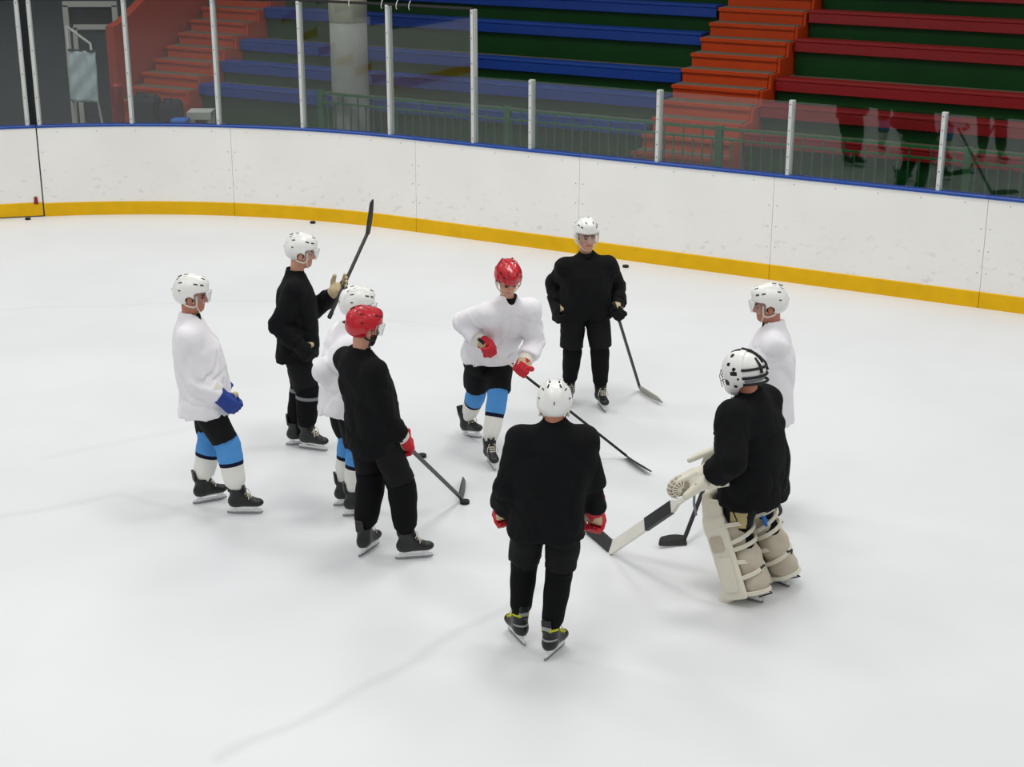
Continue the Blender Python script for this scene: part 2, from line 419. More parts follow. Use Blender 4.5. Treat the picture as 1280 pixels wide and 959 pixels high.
def prof_rect(d0, d1, z0, z1, c=.0):
    if c <= 0: return [(d0, z0), (d0, z1), (d1, z1), (d1, z0)]
    return [(d0, z0), (d0, z1-c), (d0+c, z1), (d1-c, z1), (d1, z1-c), (d1, z0)]

floor = MB(); floor.add([(-40, -12, 0), (40, -12, 0), (40, 40, 0), (-40, 40, 0)], [(0, 1, 2, 3)])
# the ice sheet itself ends at the boards
ice = MB(); rim = [bp(s, .02, .004) for s in list(np.linspace(-38, -11.6, 8))+list(np.linspace(-11.4, 0, 60))+[26]]
pts = rim + [lp(26, -36, .004), lp(-7.3, -36, .004)]
ice.add(pts, [tuple(range(len(pts)))[::-1]])
tag(ice.build('floor', M_ICE), 'white rink ice with faint worn skate tracks', 'ice', kind='structure')
under = MB(); under.add([(-60, -45, -.03), (60, -45, -.03), (60, 60, -.03), (-60, 60, -.03)], [(0, 1, 2, 3)])
tag(under.build('floor_concourse', M_CONCF), 'grey concrete floor around the rink behind the boards', 'floor', kind='structure')

BZ = 1.235
wall = tag(empty('wall_rink_boards', bp(3, 0, 0)), 'white rink boards with yellow kickplate, blue cap rail and glass', 'rink boards', kind='structure')
wall.location = (0, 0, 0)
GATE = s_of(46, 158, 1.25)
seams = [GATE] + [s_of(x, y, 1.25) for x, y in ((290, 157), (525, 172), (730, 193), (970, 219), (1242, 243))]
seams += [seams[-1]+2.4, seams[-1]+4.8, seams[-1]+7.2]
for a, b in zip(seams[:-1], seams[1:]):
    strip(a+.0022, b-.0022, prof_rect(0, .05, .185, BZ), [M_BOARD], 'board_panel', wall)
    strip(a+.003, b-.003, prof_rect(-.012, .05, 0, .19, .008), [M_YEL], 'kickplate', wall)
    strip(a+.02, b-.02, prof_rect(.051, .09, 0, BZ-.01), [M_SEAM], 'backing_frame', wall)
    strip(a-.004, b+.004, prof_rect(-.012, .11, BZ, BZ+.035, .01), [M_BLUECAP], 'cap_rail', wall)
# the boards run on round the bend, out of frame
for a, b in ((-12.2, GATE-3.42), (-17.0, -12.21), (-22.0, -17.01), (-27.0, -22.01), (-33.0, -27.01)):
    strip(a, b, prof_rect(0, .05, .185, BZ), [M_BOARD], 'board_panel', wall)
    strip(a, b, prof_rect(-.012, .05, 0, .19, .008), [M_YEL], 'kickplate', wall)
    strip(a, b, prof_rect(-.012, .11, BZ, BZ+.035, .01), [M_BLUECAP], 'cap_rail', wall)
# bolt heads on the panels
bolt = MB(); bolt.tube([(0, 0, 0), (0, -.004, 0)], .0055, 6); bolt_me = bolt.mesh('bolt', [M_SEAM])
for a, b in zip(seams[:-1], seams[1:]):
    if a > 9: continue
    L = b-a; n = max(2, int(L/.45))
    spots = [(a+L*(i+.5)/n, BZ-.06) for i in range(n)] + [(a+.05, z) for z in (.4, .65, .9)] + [(b-.05, z) for z in (.4, .65, .9)]
    for s, z in spots:
        if s < GATE: continue
        d = (bp(s+.01)-bp(s-.01)).normalized()
        obj('bolt', bolt_me, wall, Matrix.Translation(bp(s, 0, z)) @ Matrix.Rotation(math.atan2(d.y, d.x), 4, 'Z'))
post_tall_s = [s_of(x, y, 1.25) for x, y in ((50, 157), (165, 156), (275, 156.5), (383, 160), (491, 169), (597, 179))]
post_low_s = [s_of(x, y, 1.25) for x, y in ((669, 186), (824, 203), (991, 217.5), (1177, 237))]
post_low_s += [post_low_s[-1]+1.75, post_low_s[-1]+3.5, post_low_s[-1]+5.25]
ZT, ZL = 2.95, 2.13
Z0 = BZ+.035
def post(s, z1, parent):
    d = (bp(s+.02)-bp(s-.02)).normalized(); R = Matrix.Rotation(math.atan2(d.y, d.x), 3, 'Z')
    mb = MB(); h = (z1-Z0)/2
    mb.box(bp(s, .022, Z0+h), (.019, .014, h), R)                    # face strip
    mb.box(bp(s, .07, Z0+h), (.03, .03, h), R)                       # channel behind
    o = mb.build('post', [M_ALU], parent)
    sb = MB()
    for k in range(6): sb.box(bp(s, .0075, Z0+.06+k*(z1-Z0-.1)/5), (.006, .003, .006), R)
    tag(sb.build('screw', [M_SEAM], o), kind='stuff')
def pane(s0, s1, z1, parent):
    strip(s0+.005, s1-.005, prof_rect(.036, .048, Z0-.005, z1-.012), [M_GLASS], 'glass_pane', parent)
for s in post_tall_s: post(s, ZT, wall)
for s in post_low_s: post(s, ZL, wall)
for a, b in zip(post_tall_s[:-1], post_tall_s[1:]): pane(a, b, ZT, wall)
lowp = [post_tall_s[-1]]+post_low_s
for a, b in zip(lowp[:-1], lowp[1:]): pane(a, b, ZL, wall)
# black net cable on the tall glass with its small hooks
cab = MB(); cab.tube([bp(s, .04, ZT+.005) for s in np.linspace(GATE-3.4, post_tall_s[-1], 50)], .018, 8)
cab.build('net_cable', [M_BLACKM], wall)
for px in (445, 483, 508, 529):
    s = s_of(px, 169 if px > 470 else 165, 1.25); hk = MB()
    hk.tube([bp(s, .02, ZT-.05), bp(s, .005, ZT-.02), bp(s, .02, ZT+.03), bp(s, .05, ZT+.06)], .006, 6)
    hk.build('cable_hook', [M_ALU], wall)
# gate at the bend
gate = tag(empty('door_1'), 'white rink gate with yellow kickplate at the curved end of the boards', 'gate', kind='structure')
g0, g1 = GATE-3.4, GATE-.018
strip(g0, g1, prof_rect(0, .05, .20, BZ), [M_BOARD], 'gate_panel', gate)
strip(g0, g1, prof_rect(-.012, .05, .02, .205, .008), [M_YEL], 'kickplate', gate)
strip(g0, g1, prof_rect(-.012, .11, BZ, BZ+.035, .01), [M_BLUECAP], 'cap_rail', gate)
strip(g0, g1, prof_rect(-.006, .06, .006, .02), [M_SEAM], 'threshold', gate)
lt = MB(); lt.box(bp(GATE-.1, -.016, .235), (.022, .006, .05)); lt.box(bp(GATE-.1, -.02, .2), (.03, .006, .014))
lt.build('latch_mark', [M_RED], gate)
gs = [GATE-.12, GATE-1.4, GATE-2.7]
for s in gs: post(s, ZT, gate)
pane(GATE-1.4, GATE-.12, ZT, gate); pane(GATE-2.7, GATE-1.4, ZT, gate)
eb = MB(); eb.box(bp(GATE-.01, .045, (Z0+ZT)/2), (.007, .012, (ZT-Z0)/2)); eb.build('edge_gasket', [M_BLACKM], gate)

# ------------------------------------------------------------------ stands
ROWS = [(1.7, 1.42), (2.25, 1.706), (2.75, 1.987), (3.4, 2.43), (3.9, 2.765), (4.4, 3.10), (4.95, 3.46), (5.5, 3.82)]
S_L0, S_L1, S_R0, S_R1 = -4.78, 2.82, 4.18, 15.0
ROT = Matrix(((BU.x, BN.x, 0), (BU.y, BN.y, 0), (0, 0, 1)))          # local (s, D, z) -> world
def sbox(mb, s0, s1, d0, d1, z0, z1, mi=0, ch=0):
    c = lp((s0+s1)/2, (d0+d1)/2, (z0+z1)/2); mb.box(c, ((s1-s0)/2, (d1-d0)/2, (z1-z0)/2), ROT, mi, ch)
terr = tag(empty('floor_terrace'), 'green painted concrete terrace steps of the spectator stand', 'terrace', kind='structure')
for (sa, sb_) in ((S_L0, S_L1), (S_R0, S_R1)):
    prev = .75
    for i, (D, z) in enumerate(ROWS):
        t = z-.045; nxt = ROWS[i+1][0] if i+1 < len(ROWS) else D+.7
        m = MB(); sbox(m, sa, sb_, D, nxt+.05, prev-.02, t-.012); m.build('riser', [M_GREEN], terr)
        m = MB(); sbox(m, sa, sb_, D-.012, nxt-.001, t-.012, t); m.build('tread', [M_TREAD], terr)
        prev = t
m = MB(); sbox(m, -6.1, S_R1, .78, 1.7, 0, .75); m.build('front_plinth', [M_GREEN], terr)
def bench(sa, sb_, D, z, mt, label, group):
    e = empty('bench', lp(sa, D, z-.045)); inv = Matrix.Translation(-e.location)
    o = MB(); sbox(o, sa, sb_, D-.075, D+.23, z-.035, z, 0, .008)
    oo = o.build('seat', [mt], e, mw=inv)
    o = MB(); sbox(o, sa, sb_, D-.07, D-.035, z-.165, z-.036, 0, .006)
    o.build('front_board', [mt], e, mw=inv)
    n = max(2, int((sb_-sa)/1.6)+1); b0 = None
    for k in range(n):
        s = sa+.08+(sb_-sa-.16)*k/(n-1)
        o = MB(); sbox(o, s-.025, s+.025, D-.034, D-.002, z-.15, z-.036); sbox(o, s-.02, s+.02, D+.02, D+.2, z-.045, z-.035)
        o.build('bracket', [M_DARK], e, mw=inv)
    tag(e, label, 'bench', group)
ordw = ['lowest', 'second', 'third', 'fourth', 'fifth', 'sixth', 'seventh', 'eighth']
for i, (D, z) in enumerate(ROWS[:7]):
    bench(S_L0, S_L1, D, z, M_BLUE, f'long blue bench between the two orange stairs, {ordw[i]} row of the stand', 'blue benches of the stand')
    bench(S_R0, S_R1, D, z, M_RED, f'long red bench beyond the orange stairs, {ordw[i]} row of the stand', 'red benches of the stand')
def stairs(sa, sb_, label):
    e = tag(empty('staircase', lp(sa, 1.09, .75)), label, 'stairs', kind='structure'); inv = Matrix.Translation(-e.location)
    for j in range(14):
        D = 1.09+.302*j; z = 1.16+.1765*j
        o = MB(); sbox(o, sa, sb_, D, D+.34, z-.40 if j else .75, z-.03); st = o.build('step', [M_ORANGE], e, mw=inv)
        o = MB(); sbox(o, sa-.01, sb_+.01, D-.03, D+.03, z-.045, z-.002); o.build('nosing', [M_ORANGE], st)
        o = MB(); sbox(o, sa, sb_, D+.031, D+.302, z-.031, z); o.build('tread', [M_TREAD], st)
    o = MB()
    # stepped stringer on the side of the red benches
    for j in range(14):
        D = 1.09+.302*j; z = 1.16+.1765*j; sbox(o, sb_+.011, sb_+.05, D, D+.32, z-.45, z-.01)
    o.build('stringer', [M_ORANGE], e, mw=inv)
stairs(2.88, 4.1, 'orange stairs with grey treads between the blue and the red benches')
stairs(-5.95, -4.84, 'orange stairs with grey treads beside the orange parapet wall')
# parapet wall closing the stand
pw = MB()
prof = [(1.2, 0), (1.2, 2.25), (1.45, 2.33), (6.2, 5.0), (6.2, 0)]
V = [lp(s, D, z) for s in (-6.2, -6.03) for D, z in prof]
pw.add(V, [(0, 1, 2, 3, 4)[::-1], (5, 6, 7, 8, 9), (0, 5, 6, 1)[::-1], (1, 6, 7, 2)[::-1], (2, 7, 8, 3)[::-1], (3, 8, 9, 4)[::-1]])
tag(pw.build('wall_parapet', [M_PINK]), 'sloping orange parapet wall at the end of the stand', 'wall', kind='structure')
# railing
rl = tag(empty('railing', lp(-2.0, 1.0, .75)), 'low green metal railing with pickets in front of the stand', 'railing'); rinv = Matrix.Translation(-rl.location)
def rbox(name, *a): o = MB(); sbox(o, *a); return o.build(name, [M_RAILG], rl, mw=rinv)
rbox('top_rail', -2.0, 12, .98, 1.02, 1.545, 1.58); rbox('middle_rail', -2.0, 12, .985, 1.015, 1.42, 1.445); rbox('bottom_rail', -2.0, 12, .985, 1.015, .80, .825)
for s in (-2.0, 1.06, 4.10, 7.19, 10.2): rbox('post', s-.045, s+.045, .985, 1.055, .75, 1.60)
o = MB(); o.box((0, 0, .3), (.009, .009, .3), ROT); pk = o.mesh('picket', [M_RAILG])
o = MB(); o.box((0, 0, .05), (.008, .008, .05), ROT); pk2 = o.mesh('upper_picket', [M_RAILG])
for k in range(124):
    s = -4.5+.131*k
    if min(abs(s-q) for q in (-4.6, -2.0, 1.06, 4.10, 7.19, 10.2)) < .06 or s > 9.2 or s < -2: continue
    obj('picket', pk, rl, rinv @ Matrix.Translation(lp(s, 1.0, .822)))
    if k % 2 == 0: obj('upper_picket', pk2, rl, rinv @ Matrix.Translation(lp(s, 1.0, 1.444)))
# concrete column
cx, cy_ = -2.31, 23.0
ce = tag(empty('concrete_column', (cx, cy_, 0)), 'round grey concrete column with cream band behind the tall glass', 'column')
def ringz(z, r, n=28): return [Vector((r*math.cos(2*PI*k/n), r*math.sin(2*PI*k/n), z)) for k in range(n)]
o = MB(); o.loft([ringz(z, .265) for z in (0, 1, 2, 2.55)]); o.build('shaft', [M_CONC], ce, True)
o = MB(); o.loft([ringz(z, .272) for z in (2.55, 3.2, 4.0, 6.0)]); o.build('painted_band', [M_CREAM], ce, True)

# far end: dark wall with a white framed doorway
WY = 27.0
fw = MB(); fw.box((-14.7, WY+.1, 3), (10.3, .1, 3.0)); tag(fw.build('wall_far', [M_WALLD]), 'dark grey wall beyond the curved end of the rink', 'wall', kind='structure')
dx0, dx1 = at(84, 60, WY).x, at(151, 60, WY).x
dr = tag(empty('door_2', ((dx0+dx1)/2, WY-.02, 0)), 'white framed doorway with transom in the dark far wall', 'door', kind='structure')
dw = (dx1-dx0)/2
o = MB(); o.box((-dw+.04, 0, 1.2), (.045, .05, 1.2)); o.box((dw-.04, 0, 1.2), (.045, .05, 1.2)); o.box((0, 0, 2.42), (dw, .05, .045)); o.build('frame', [M_DOORW], dr)
o = MB(); o.box((.05, -.01, 2.05), (dw-.1, .04, .04)); o.box((-dw+.17, -.01, 1.02), (.04, .04, 1.02)); o.build('transom', [M_DOORW], dr)
o = MB(); o.box((.05, .01, 1.0), (dw-.13, .02, 1.0)); o.build('door_leaf', [M_WALLD], dr)
o = MB(); o.box((0, .01, 2.24), (dw-.08, .01, .15)); o.build('transom_pane', [M_DARK], dr)
# tarpaulin stretched on a white tube frame in front of it
TY = 24.2
p0, p1 = at(85, 62, TY), at(119, 64, TY); p2, p3 = at(123, 129, TY-.1), at(88, 127, TY-.1)
te = tag(empty('tarp_stand', (p3.x+.2, TY, 0)), 'white tube frame with a grey tarpaulin stretched over it by the doorway', 'stand'); tinv = Matrix.Translation(-te.location)
tb = MB(); nu, nv = 12, 16; rows = []
for lay in (0, .02):
    for j in range(nv+1):
        for i in range(nu+1):
            u, v = i/nu, j/nv
            p = (p0*(1-u)+p1*u)*(1-v)+(p3*(1-u)+p2*u)*v
            rows.append(p+Vector((0, lay+.012*math.sin(9*u+14*v)+.01*math.sin(17*u-6*v), 0)))
W1 = nu+1; NN = W1*(nv+1); FF = []
for j in range(nv):
    for i in range(nu):
        a = j*W1+i; FF += [(a, a+W1, a+W1+1, a+1), (NN+a, NN+a+1, NN+a+W1+1, NN+a+W1)]
for j in range(nv): FF += [(j*W1, NN+j*W1, NN+(j+1)*W1, (j+1)*W1), (j*W1+nu, (j+1)*W1+nu, NN+(j+1)*W1+nu, NN+j*W1+nu)]
for i in range(nu): FF += [(i, i+1, NN+i+1, NN+i), (nv*W1+i, NN+nv*W1+i, NN+nv*W1+i+1, nv*W1+i+1)]
tb.add(rows, FF); tb.build('tarpaulin', [M_TARP], te, True, tinv)
o = MB(); o.tube([p0, p1], .016, 6); o.build('top_bar', [M_BLACKM], te, mw=tinv)
for a, b, c in ((at(83, 33, TY+.1), p0, at(93, 140, TY+.05)),):
    o = MB(); o.tube([a, p0+Vector((0, .03, 0)), p3+Vector((.03, .05, 0)), Vector((p3.x+.05, TY+.15, 0.02))], .018, 8); o.build('leg', [M_DOORW], te, mw=tinv)
o = MB(); o.tube([at(83, 33, TY+.1), at(95, 42, TY+.1), at(113, 55, TY+.1), at(114, 64, TY+.05), p2+Vector((-.02, .05, 0)), Vector((p2.x+.1, TY+.1, .02))], .02, 8); o.build('leg', [M_DOORW], te, mw=tinv)
# equipment bags, crate and small things on the concourse behind the bend
def bag(px0, px1, py, Y, hz, label, name='equipment_bag'):
    a = at(px0, py, Y); b = at(px1, py, Y); wv = (b.x-a.x); top = a.z
    e = tag(empty(name, ((a.x+b.x)/2, Y, 0)), label, 'bag')
    S = Sculpt.cube((-wv/2-.08, -.32, -.03), (wv/2+.08, .32, top+.08), .03)
    S.box((0, 0, top/2), (wv/2, .25, top/2), rd=.09, k=0); S.wrinkle(.008, px0)
    obj('body', S.bake('bag_body', [M_BAG]), e)
    o = MB(); o.tube([(-wv*.2, -.2, top-.01), (-wv*.18, -.21, top+.05), (wv*.18, -.21, top+.05), (wv*.2, -.2, top-.01)], .014, 6); o.build('handle', [M_BLACKM], e)
    return e
bag(164, 197, 118, 23.0, 1, 'big dark grey equipment bag standing upright behind the curved glass')
bag(201, 226, 125, 23.0, 1, 'smaller dark grey equipment bag beside the bigger bag')
a = at(236, 139, 23.6); b = at(266, 139, 23.6)
e = tag(empty('slatted_crate', ((a.x+b.x)/2, 23.6, 0)), 'pale slatted crate standing at the foot of the stairs', 'crate'); hw = (b.x-a.x)/2
for zz in (.15, .4, .65, .9, a.z-.05):
    o = MB(); o.box((0, -.18, zz), (hw, .012, .045)); o.build('slat', [M_DOORW], e)
for sx_ in (-1, 1):
    for sy_ in (-1, 1):
        o = MB(); o.box((sx_*(hw-.03), sy_*.15, a.z/2), (.025, .02, a.z/2)); o.build('corner_post', [M_DOORW], e)
o = MB(); o.box((0, 0, a.z), (hw, .19, .012)); o.build('lid', [M_DOORW], e)
a = at(216, 149, 22.45); b = at(234, 149, 22.45); e = tag(empty('blue_box', ((a.x+b.x)/2, 22.45, 0)), 'blue plastic tub behind the boards beside the bags', 'tub')
o = MB(); hw = (b.x-a.x)/2
o.loft([[Vector((sx_*hw*q, sy_*.16*q, z)) for sx_, sy_ in ((-1, -1), (1, -1), (1, 1), (-1, 1))] for z, q in ((0, .85), (a.z-.03, .97), (a.z-.03, 1.04), (a.z, 1.04))]); o.build('tub_body', [M_PBLUE], e)
o = MB(); o.tube([(-hw*1.04, 0, a.z-.05), (-hw*1.2, 0, a.z-.01), (-hw*1.04, 0, a.z+.01)], .012, 6); o.build('handle', [M_PBLUE], e)
a = at(138, 107, 23.3); b = at(153, 107, 23.3); e = tag(empty('red_bin', ((a.x+b.x)/2, 23.3, 0)), 'tall red bin in front of the orange parapet wall', 'bin'); hw = (b.x-a.x)/2
o = MB(); o.loft([[Vector((hw*q*math.cos(t), hw*q*math.sin(t), z)) for t in np.linspace(0, 2*PI, 17)[:-1]] for z, q in ((0, .8), (a.z-.06, 1), (a.z-.06, 1.06), (a.z, 1.06))]); o.build('bin_body', [M_RED], e)
o = MB(); o.loft([[Vector((hw*q*math.cos(t), hw*q*math.sin(t), z)) for t in np.linspace(0, 2*PI, 17)[:-1]] for z, q in ((a.z, 1.0), (a.z+.03, .7))]); o.build('lid', [M_RED], e)
# ------------------------------------------------------------------ pucks
def puck_mesh():
    mb = MB(); n = 24
    mb.loft([[Vector((r*math.cos(2*PI*k/n), r*math.sin(2*PI*k/n), z)) for k in range(n)] for z, r in ((0, .036), (.003, .0381), (.0224, .0381), (.0254, .036))])
    return mb.mesh('puck', [M_RUB])
PK = puck_mesh()
for px, py, lb in ((35, 275, 'black puck on the ice against the rink gate'), (391, 279.5, 'black puck by the yellow kickplate beyond the raised stick'),
                   (782, 334.5, 'black puck on the ice behind the man in black facing the camera'), (527.5, 572, 'black puck lying alone between the red gloved hand and the moving skater'),
                   (581, 630, 'black puck touching the heel of the stick of the man in red helmet and black')):
    g = gnd(px, py); g.z = .0045
    tag(obj('puck', PK, None, Matrix.Translation(g)), lb, 'puck', 'pucks on the ice')

# ------------------------------------------------------------------ shared hockey gear, built once in local frames
def V3(*a): return Vector(a)
# helmet, in the head frame: +y face, +z up, origin between the ears
def make_helmet():
    S = Sculpt.cube((-.15, -.18, -.10), (.15, .17, .19), .0045)
    S.ell((0, -.010, .055), (.106, .133, .107), k=0)
    S.ell((0, -.055, .015), (.098, .088, .080), k=.03)
    for sx in (-1, 1):
        S.ell((sx*.080, .010, .012), (.030, .075, .050), k=.02)
        S.ell((sx*.042, -.02, .078), (.022, .112, .084), k=.012)
    S.ell((0, .055, .105), (.06, .07, .05), k=.02)
    S.ell((0, -.004, .028), (.089, .112, .108), k=.004, op='s')
    S.box((0, .135, -.075), (.2, .11, .12), rd=.02, k=.01, op='s')
    S.cone((-.2, -.008, -.012), (.2, -.008, -.012), .030, .030, k=.008, op='s')
    S.box((0, -.02, -.15), (.2, .2, .085), Matrix.Rotation(-.16, 3, 'X'), rd=.01, k=.005, op='s')
    return S.bake('helmet', [M_HW])
HELM_W = make_helmet(); HELM_R = HELM_W.copy(); HELM_R.materials[0] = M_HR
def shell_pt(dx, dy, dz, off=0.0):
    c = Vector((0, -.012, .055)); d = Vector((dx, dy, dz)).normalized()
    # march out on the helmet surface
    r = Vector((.108, .136, .110)); t = 1/math.sqrt((d.x/r.x)**2+(d.y/r.y)**2+(d.z/r.z)**2)
    return c+d*(t+off), Vector((d.x/r.x**2, d.y/r.y**2, d.z/r.z**2)).normalized()
def make_vents():
    mb = MB()
    for sx in (-1, 1):
        for (a, b, c), L, W in (((.28, -.35, .95), .015, .0045), ((.34, -.75, .75), .016, .0045), ((.62, -.6, .55), .014, .004), ((.25, .75, .7), .014, .004), ((.55, .75, .4), .013, .005), ((.8, -.62, .05), .009, .004), ((.8, .45, .55), .015, .005)):
            p, n = shell_pt(sx*a, b, c, .0025)
            t = Vector((0, 1, 0)); t = (t-n*t.dot(n)).normalized(); u = n.cross(t)
            R = Matrix((u, t, n)).transposed(); mb.box(p, (W, L, .0022), R)
    p, n = shell_pt(0, -1, -.1, .004); mb.box(p, (.003, .0015, .010))
    return mb.mesh('vents', [M_BLACKM])
from mathutils.bvhtree import BVHTree
HB = BVHTree.FromPolygons([v.co for v in HELM_W.vertices], [tuple(p.vertices) for p in HELM_W.polygons])
def shell_pt(dx, dy, dz, off=0.0):
    d = Vector((dx, dy, dz)).normalized(); c = Vector((0, -.012, .055)); h = HB.ray_cast(c+d*.4, -d)
    n = h[1] if h[1].dot(d) > 0 else -h[1]
    return h[0]+n*.0004, n
VENTS = make_vents()
def make_visor():
    mb = MB(); nu, nv = 24, 6; V = []
    for lay in (0, .0025):
        for j in range(nv+1):
            for i in range(nu+1):
                t = math.radians(-78+156*i/nu); v = j/nv
                r = 1-.03*v*v-lay/.12
                V.append((.112*r*math.sin(t), -.002+.150*r*math.cos(t)-.01*v, .045-.085*v*(1-.25*abs(math.sin(t))**3)))
    W1 = nu+1; NN = W1*(nv+1); F = []
    for j in range(nv):
        for i in range(nu):
            a = j*W1+i; F += [(a, a+1, a+W1+1, a+W1), (NN+a, NN+a+W1, NN+a+W1+1, NN+a+1)]
    for i in range(nu): F += [(i, NN+i, NN+i+1, i+1), (nv*W1+i, nv*W1+i+1, NN+nv*W1+i+1, NN+nv*W1+i)]
    for j in range(nv): F += [(j*W1, (j+1)*W1, NN+(j+1)*W1, NN+j*W1), (j*W1+nu, NN+j*W1+nu, NN+(j+1)*W1+nu, (j+1)*W1+nu)]
    mb.add(V, F); return mb.mesh('visor', [M_VISOR], True)
VISOR = make_visor()
def make_strap(m):
    mb = MB()
    for sx in (-1, 1):
        mb.tube([(sx*.094, .042, .022), (sx*.096, .046, -.015), (sx*.088, .046, -.05), (sx*.086, .022, -.065), (sx*.088, -.012, -.06), (sx*.09, -.045, -.045)], .0065, 6)
        mb.tube([(sx*.087, .043, -.052), (sx*.064, .055, -.085), (sx*.03, .062, -.112), (0, .066, -.122)], .0045, 6)
    return mb.mesh('chin_strap', [m], True)
STRAP_W, STRAP_B = make_strap(M_STRAPW), make_strap(M_STRAPB)

# skate, origin under the middle of the blade, toe to +y
def make_boot(m, accent=None):
    S = Sculpt.cube((-.075, -.16, .05), (.075, .19, .33), .006)
    S.ell((0, -.078, .118), (.043, .058, .055), k=0)
    S.cone((0, -.075, .115), (0, .075, .106), .044, .040, k=.03)
    S.ell((0, .108, .105), (.046, .058, .036), k=.02)
    S.cone((0, -.055, .13), (0, -.06, .240), .052, .064, k=.03, flat=(0, 1))
    S.cone((0, -.02, .17), (0, .06, .125), .044, .034, k=.02)
    
    S.box((0, .004, .245), (.034, .008, .045), Matrix.Rotation(.35, 3, 'X'), rd=.008, k=.01)
    S.box((0, 0, .03), (.2, .3, .043), rd=.004, k=.004, op='s')
    S.cone((0, -.052, .225), (0, -.052, .34), .052, .060, k=.004, op='s')
    S.box((0, -.122, .262), (.038, .011, .052), Matrix.Rotation(.10, 3, 'X'), rd=.010, k=.012)
    fn = None; mats = [m]
    if accent:
        mats = [m, accent[0], accent[1]]
        def fn(C):
            r = np.zeros(len(C), int)
            r[(C[:, 1] > .02) & (C[:, 1] < .12) & (C[:, 2] > .125) & (np.abs(C[:, 0]) < .03)] = 1
            r[(C[:, 1] < -.108) & (C[:, 2] > .232) & (C[:, 2] < .262)] = 2
            r[(C[:, 1] < -.06) & (C[:, 2] > .150) & (C[:, 2] < .160)] = 2
            r[(np.abs(C[:, 0]) > .026) & (C[:, 1] < -.06) & (C[:, 2] > .225) & (C[:, 2] < .25)] = 1
            return r
    return S.bake('skate_boot', mats, fn)
BOOT, BOOT_Y = make_boot(M_BOOT), make_boot(M_BOOT, (M_LACEY, M_MGREY))
def make_holder():
    S = Sculpt.cube((-.05, -.17, .005), (.05, .19, .10), .0055)
    S.box((0, .005, .034), (.0075, .145, .012), rd=.005, k=0)
    S.cone((0, -.085, .080), (0, -.085, .036), .034, .010, k=.012)
    S.cone((0, .095, .080), (0, .10, .036), .034, .010, k=.012)
    S.box((0, .005, .071), (.032, .12, .006), rd=.004, k=.008)
    return S.bake('blade_holder', [M_HOLD])
HOLDER = make_holder()
mb = MB(); pf = [(-.150, .014), (-.140, .004), (-.08, 0), (.10, 0), (.148, .006), (.160, .020), (.155, .026), (-.148, .026)]
mb.loft([[Vector((x, y, z)) for y, z in pf] for x in (-.002, .002)]); BLADE = mb.mesh('blade', [M_STEEL])
def make_laces(m):
    mb = MB()
    for k in range(6):
        y = -.004+.017*k; z = .205-.0125*k-.0006*k*k
        for sx in (-1, 1): mb.tube([(sx*.030, y, z-.006), (sx*.012, y+.012, z+.004), (-sx*.022, y+.022, z-.004)], .0036, 5)
    for sx in (-1, 1): mb.tube([(0, .005, .212), (sx*.025, .03, .222), (sx*.045, .045, .185), (sx*.05, .05, .15)], .0034, 5)
    return mb.mesh('laces', [m])
LACES, LACES_Y = make_laces(M_LACE), make_laces(M_LACEY)

# gloves: origin at the wrist, +z towards the fingers, +y back of the hand, thumb at +x (right hand)
def make_glove(mats, openh=False, left=False):
    S = Sculpt.cube((-.11, -.11, -.13), (.11, .10, .22), .006); q = -1 if left else 1
    S.box((0, .008, .052), (.050, .030, .048), rd=.024, k=0)
    S.cone((0, .004, .03), (0, .002, -.10), .048, .070, k=.02, flat=(0, 1))
    S.cone((0, .002, -.04), (0, .0, -.14), .044, .056, k=.004, op='s')
    for i, x in enumerate((.036, .012, -.012, -.036)):
        L = (1.0, 1.08, 1.02, .86)[i]; x *= q; r = .0155 if i < 3 else .014
        S.cone((x, .026, .050), (x, .030, .088), .017, .018, k=.006)
        if openh:
            p1 = V3(x, .022, .092); p2 = V3(x*1.15, .018, .092+.036*L); p3 = V3(x*1.25, .008, .092+.062*L); p4 = V3(x*1.3, -.006, .092+.086*L)
        else:
            p1 = V3(x, .022, .096); p2 = V3(x, .002, .096+.028*L); p3 = V3(x, -.034, .096+.020*L); p4 = V3(x, -.050, .092-.012)
        S.cone(p1, p2, r+.002, r, k=.004); S.cone(p2, p3, r, r*.95, k=.004); S.cone(p3, p4, r*.95, r*.85, k=.004)
    if openh:
        S.cone((q*.042, -.005, .03), (q*.072, -.022, .062), .020, .018, k=.012); S.cone((q*.072, -.022, .062), (q*.086, -.034, .10), .018, .015, k=.006)
    else:
        S.cone((q*.042, -.008, .032), (q*.058, -.036, .060), .020, .018, k=.012); S.cone((q*.058, -.036, .060), (q*.030, -.058, .088), .018, .015, k=.006)
    def fn(C):
        r = np.zeros(len(C), int)
        r[(C[:, 1] < (.004 if openh else -.010)) & (C[:, 1] > (-1 if openh else -.042)) & (C[:, 2] > .0) & (C[:, 2] < (.3 if openh else .078))] = 1
        r[C[:, 2] < .012] = 2
        r[C[:, 2] < -.045] = 3
        return r
    return S.bake('glove', mats, fn)
GLV = {}
def glove_mesh(style, openh, left):
    key = (style, openh, left)
    if key not in GLV:
        mats = {'red': [M_GR, M_PALM, M_GW, M_GB], 'black': [M_GB, M_PALM, M_GB, M_GB], 'blue': [M_GBLUE, M_PALM, M_GBLUE, M_GW], 'redonly': [M_GR, M_PALM, M_GR, M_GR]}[style]
        GLV[key] = make_glove(mats, openh, left)
    return GLV[key]

